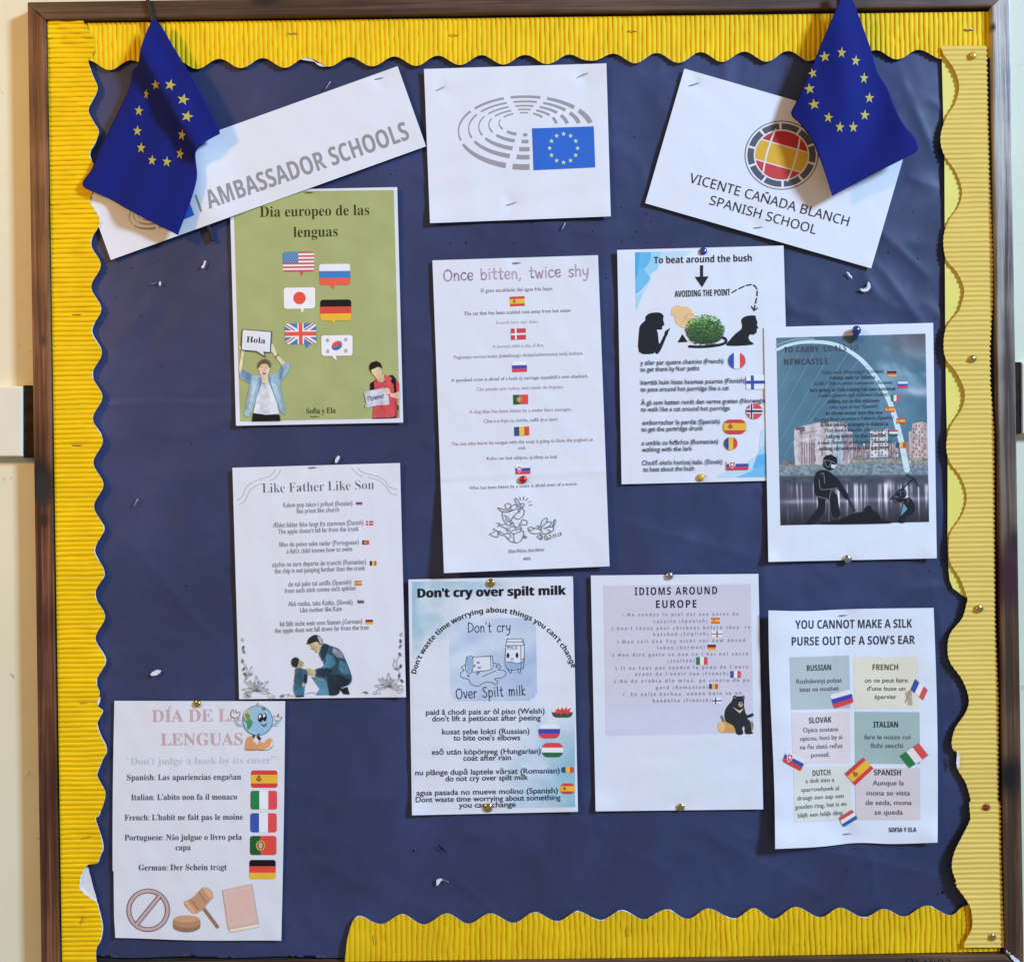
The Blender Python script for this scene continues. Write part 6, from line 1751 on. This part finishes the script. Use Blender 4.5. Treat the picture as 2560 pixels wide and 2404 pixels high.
# loose staples, scraps
staple(cO((893, 1507)), cO((919, 1457)), 'loose staple on the blue paper left of the "Like Father Like Son" poster', d=1.2, th=1.8, lift=2)
staple(cO((1003, 28)), cO((1040, 18)), 'thin steel staple leg beside the white shred below the AMBASSADOR SCHOOLS sheet', d=1.0, th=.9, lift=1)
scrap([(398, 704), (402, 704), (403, 712), (400, 716), (397, 711)], 2, 'tiny white paper shred on the left, above the crease in the blue paper')
scrap([(504, 671), (502, 667), (507, 662), (511, 650), (516, 652), (513, 662), (511, 670)], 2, 'upright white paper shred just left of the green poster top')
scrap([(836, 1156), (838, 1148), (844, 1138), (852, 1140), (848, 1148), (842, 1158)], 2.5, 'white paper shred just above the "Like Father Like Son" poster')
scrap([(374, 1686), (378, 1680), (392, 1672), (404, 1674), (403, 1680), (392, 1688), (378, 1690)], 3, 'white curled paper shred above the DÍA DE LA LENGUAS poster')
scrap([cQ(p) for p in ((640, 470), (641, 442), (652, 430), (672, 428), (681, 436), (668, 446), (650, 472))], 3, 'white curved paper shred low on the blue paper, left of middle')
staple(cQ((678, 437)), cQ((711, 450)), 'thin wire end sticking out of the curved white shred', d=3, th=1.0, legs=False)
scrap([(2148, 722), (2151, 728), (2162, 731), (2174, 726), (2179, 714), (2174, 703), (2170, 705), (2172, 716), (2164, 724)], 3, 'white hooked paper shred below the SPANISH SCHOOL sheet', 2)
scrap([cD(p) for p in ((1104, 1352), (1112, 1350), (1132, 1372), (1136, 1384), (1128, 1384))], 2, 'thin white shred right under the SPANISH SCHOOL sheet')
# white torn patch in the left border, torn corners
scrap([cP(p) for p in ((560, 1250), (582, 1240), (600, 1300), (625, 1390), (642, 1470), (600, 1440), (550, 1410), (530, 1370), (540, 1290))], 3.6, 'white torn paper patch in the gap of the left border', .4)
scrap([cB(p) for p in ((675, 398), (700, 386), (745, 393), (790, 425), (868, 438), (850, 446), (800, 440), (750, 408))], 2.2, 'white torn paper under the top border, above the AMBASSADOR SCHOOLS sheet', .3)
scrap([cC(p) for p in ((1195, 380), (1240, 372), (1300, 385), (1335, 392), (1270, 398), (1215, 396))], 2.2, 'white torn paper under the top border, above the hemicycle sheet', .3)
scrap([cP(p) for p in ((640, 150), (655, 112), (668, 108), (664, 140), (650, 172))], 9, 'small yellowish torn flap on the left border edge, upper tear', .5)
scrap([cU(p) for p in ((449, 1003), (458, 1003), (468, 1040), (462, 1090), (449, 1092))], 15.5, 'whitish torn edge of the right border beside the SPANISH box', .2)
for a, b, lab, m, dd in ((cB((585, 222)), cB((650, 222)), 'yellow stained staple in the top border right of the left flag', GOLDST, 5.0), (cB((1660, 232)), cB((1722, 235)), 'yellow stained staple in the top border above the hemicycle sheet', GOLDST, 5.0),
                         (cC((1518, 205)), cC((1580, 210)), 'yellow stained staple in the top border, above the SPANISH SCHOOL sheet', GOLDST, 5.0), (cS((492, 172)), cS((545, 171)), 'bright shiny staple in the top border near the right corner', STEEL, 5.2),
                         (cO((480, 228)), cO((545, 230)), 'staple in the left border, first one below the AMBASSADOR SCHOOLS sheet', GOLDST, 9.0), (cO((480, 1100)), cO((550, 1100)), 'staple in the left border level with the wall rail', GOLDST, 9.0),
                         (cP((530, 153)), cP((580, 144)), 'staple in the left border level with the brass tack of the gavel poster', GOLDST, 9.0), (cP((540, 1050)), cP((600, 1030)), 'staple in the left border just above the white tear', GOLDST, 9.0),
                         (cP((530, 1622)), cP((560, 1555)), 'slanted staple in the left border below the white tear', GOLDST, 9.0), (cQ((300, 742)), cQ((306, 795)), 'upright staple near the left end of the bottom border', GOLDST, 6.0), (cQ((1703, 695)), cQ((1700, 750)), 'upright staple in the bottom border below the idioms poster', GOLDST, 6.0)):
    staple(a, b, lab, d=dd, mat=m, th=2.6 if m is STEEL else 1.5)

# ------------------------------------------------------------------ table flags hung on poles
def eu_flag(label, left, right, depthfn, stars, crop, pole, col):
    left = [crop(p) for p in left]; right = [crop(p) for p in right]
    fl = interp([(y, x) for x, y in smooth(left, 4)]); fr_ = interp([(y, x) for x, y in smooth(right, 4)])
    y0 = left[0][1]; y1 = left[-1][1]
    ny, nx = 110, 48
    V_ = np.linspace(0, 1, ny); U_ = np.linspace(0, 1, nx)
    U, Vv = np.meshgrid(U_, V_)
    Yv = y0 + (y1 - y0) * Vv
    l_, r_ = fl(Yv), fr_(Yv)
    r_ = np.maximum(r_, l_ + .5)
    Xv = l_ + (r_ - l_) * U
    D = depthfn(Xv, Yv)
    root = empty('flag_on_pole', P(pole[0][0], pole[0][1], pole[0][2]))
    tag(root, label, 'flag', 'blue flags with yellow stars hung at the top corners')
    f = P(Xv.ravel(), Yv.ravel(), D.ravel()); b = P(Xv.ravel(), Yv.ravel(), D.ravel() - .7)
    n = len(f)
    ring = list(range(nx)) + [nx * k + nx - 1 for k in range(1, ny)] + [nx * (ny - 1) + k for k in range(nx - 2, -1, -1)] + [nx * k for k in range(ny - 2, 0, -1)]
    ring = np.array(ring); nxt = np.roll(ring, -1)
    mesh('flag_cloth', np.vstack([f, b]), np.vstack([grid_faces(nx, ny), grid_faces(nx, ny, True) + n, np.stack([ring, nxt, nxt + n, ring + n], -1)]), CLOTH, root, True)
    for (x, y, r, sx, rot) in stars:
        pts = [crop(p) for p in star(x, y, r, sx, rot)]
        c = crop((x, y))
        A = np.array(pts + [c]); dd = depthfn(A[:, 0], A[:, 1]) + .7
        V3 = P(A[:, 0], A[:, 1], dd)
        mesh('star', V3, [[10, (k + 1) % 10, k] for k in range(10)], STAR, root)
    pl = tubez('pole', pole[0][:2], pole[0][2], pole[1][:2], pole[1][2], pole[2], pole[2], BLACKP, root, 12)
    return root


STAR = mat_plain('yellow_star_print', (.52, .42, .045), .6, .3, noise=.06, nscale=200)


def dL(x, y):
    # fold running down the cloth
    ax, ay = cA((930, 420)); bx_, by = cA((1290, 1040))
    L = math.hypot(bx_ - ax, by - ay); nx_, ny_ = -(by - ay) / L, (bx_ - ax) / L
    s_1 = (x - ax) * nx_ + (y - ay) * ny_           # positive to the left/below
    t_ = ((x - ax) * (bx_ - ax) + (y - ay) * (by - ay)) / L / L
    m = sstep(-.45, -.1, t_) * sstep(1.25, .9, t_)
    d = 38 + 19 * np.tanh(-s_1 / 15.) * m - 13 * sstep(0, -75, s_1) * m + 6 * np.sin(x / 30. + y / 60.) * sstep(200, 420, y) * .4
    d = d + 2.2 * np.sin(x / 17. + y / 38.) * sstep(90, 260, y)
    d = d - 16 * sstep(430, 590, y) * sstep(480, 300, x) * 0 + 10 * sstep(300, 500, y) * sstep(420, 220, x) * .6
    return np.maximum(d, 15 + 0 * x)


Lst = [(1038, 567, 36, .82, -8), (1135, 568, 40, 1.0, 14), (1222, 665, 40, 1.1, 12), (1248, 777, 40, 1.1, 14), (1212, 902, 40, .68, 10), (1200, 1027, 40, .68, 12), (1112, 1080, 38, .85, 6), (1014, 1070, 38, .80, 6), (941, 987, 38, .80, 4), (916, 874, 37, .85, 4), (926, 740, 38, .80, 6), (975, 630, 37, .48, 10)]
eu_flag('blue flag with a circle of yellow stars hanging at the top left, folded',
        [(1018, 128), (985, 195), (955, 270), (935, 340), (920, 430), (882, 480), (860, 590), (760, 800), (660, 1010), (610, 1130), (550, 1240), (700, 1310), (870, 1408), (1050, 1500), (1187, 1567)],
        [(1030, 128), (1070, 165), (1140, 285), (1200, 385), (1280, 515), (1350, 638), (1420, 775), (1467, 885), (1438, 908), (1380, 940), (1320, 992), (1303, 1040), (1315, 1160), (1300, 1250), (1262, 1370), (1220, 1480), (1187, 1567)],
        dL, Lst, cA, ((362, -26, 26.5), (531, 602, 4.2), 5.0), None)


def dR(x, y):
    d = 50 + 7 * np.sin((x - 2100) / 44. + y / 120.) * sstep(40, 260, y) + 3.6 * np.sin((x - 2080) / 21. - y / 210. + 1) * sstep(500, 120, y) + 2.2 * np.sin((x + y * .6) / 24.) * sstep(150, 350, y)
    d = d - 12 * sstep(2050, 1975, x) * sstep(120, 280, y)
    return d


Rst = [(998, 283, 29, 1.0, -8), (1082, 263, 30, .78, 4), (1152, 303, 29, .80, 6), (1193, 390, 30, .75, 4), (1220, 488, 29, .85, 2), (1197, 573, 29, .85, 4), (1140, 633, 30, .80, 0), (1073, 633, 30, .78, 4), (1016, 585, 29, .85, 8), (945, 520, 29, 1.05, -8), (922, 443, 29, 1.0, -8), (938, 365, 26, .9, -18)]
eu_flag('bright blue flag with a circle of yellow stars hanging at the top right',
        [(1078, -60), (1075, 0), (1040, 80), (1000, 170), (960, 270), (910, 390), (860, 500), (830, 568), (868, 610), (900, 650), (935, 700), (965, 770), (985, 820), (1005, 880), (1020, 930), (1035, 975)],
        [(1112, -60), (1136, 0), (1160, 60), (1200, 170), (1225, 240), (1260, 360), (1310, 440), (1340, 520), (1390, 620), (1442, 680), (1461, 728), (1456, 752), (1400, 785), (1250, 860), (1100, 940), (1035, 975)],
        dR, Rst, cD, ((2125, -60, 36), (2092, 420, 6.5), 5.5), None)
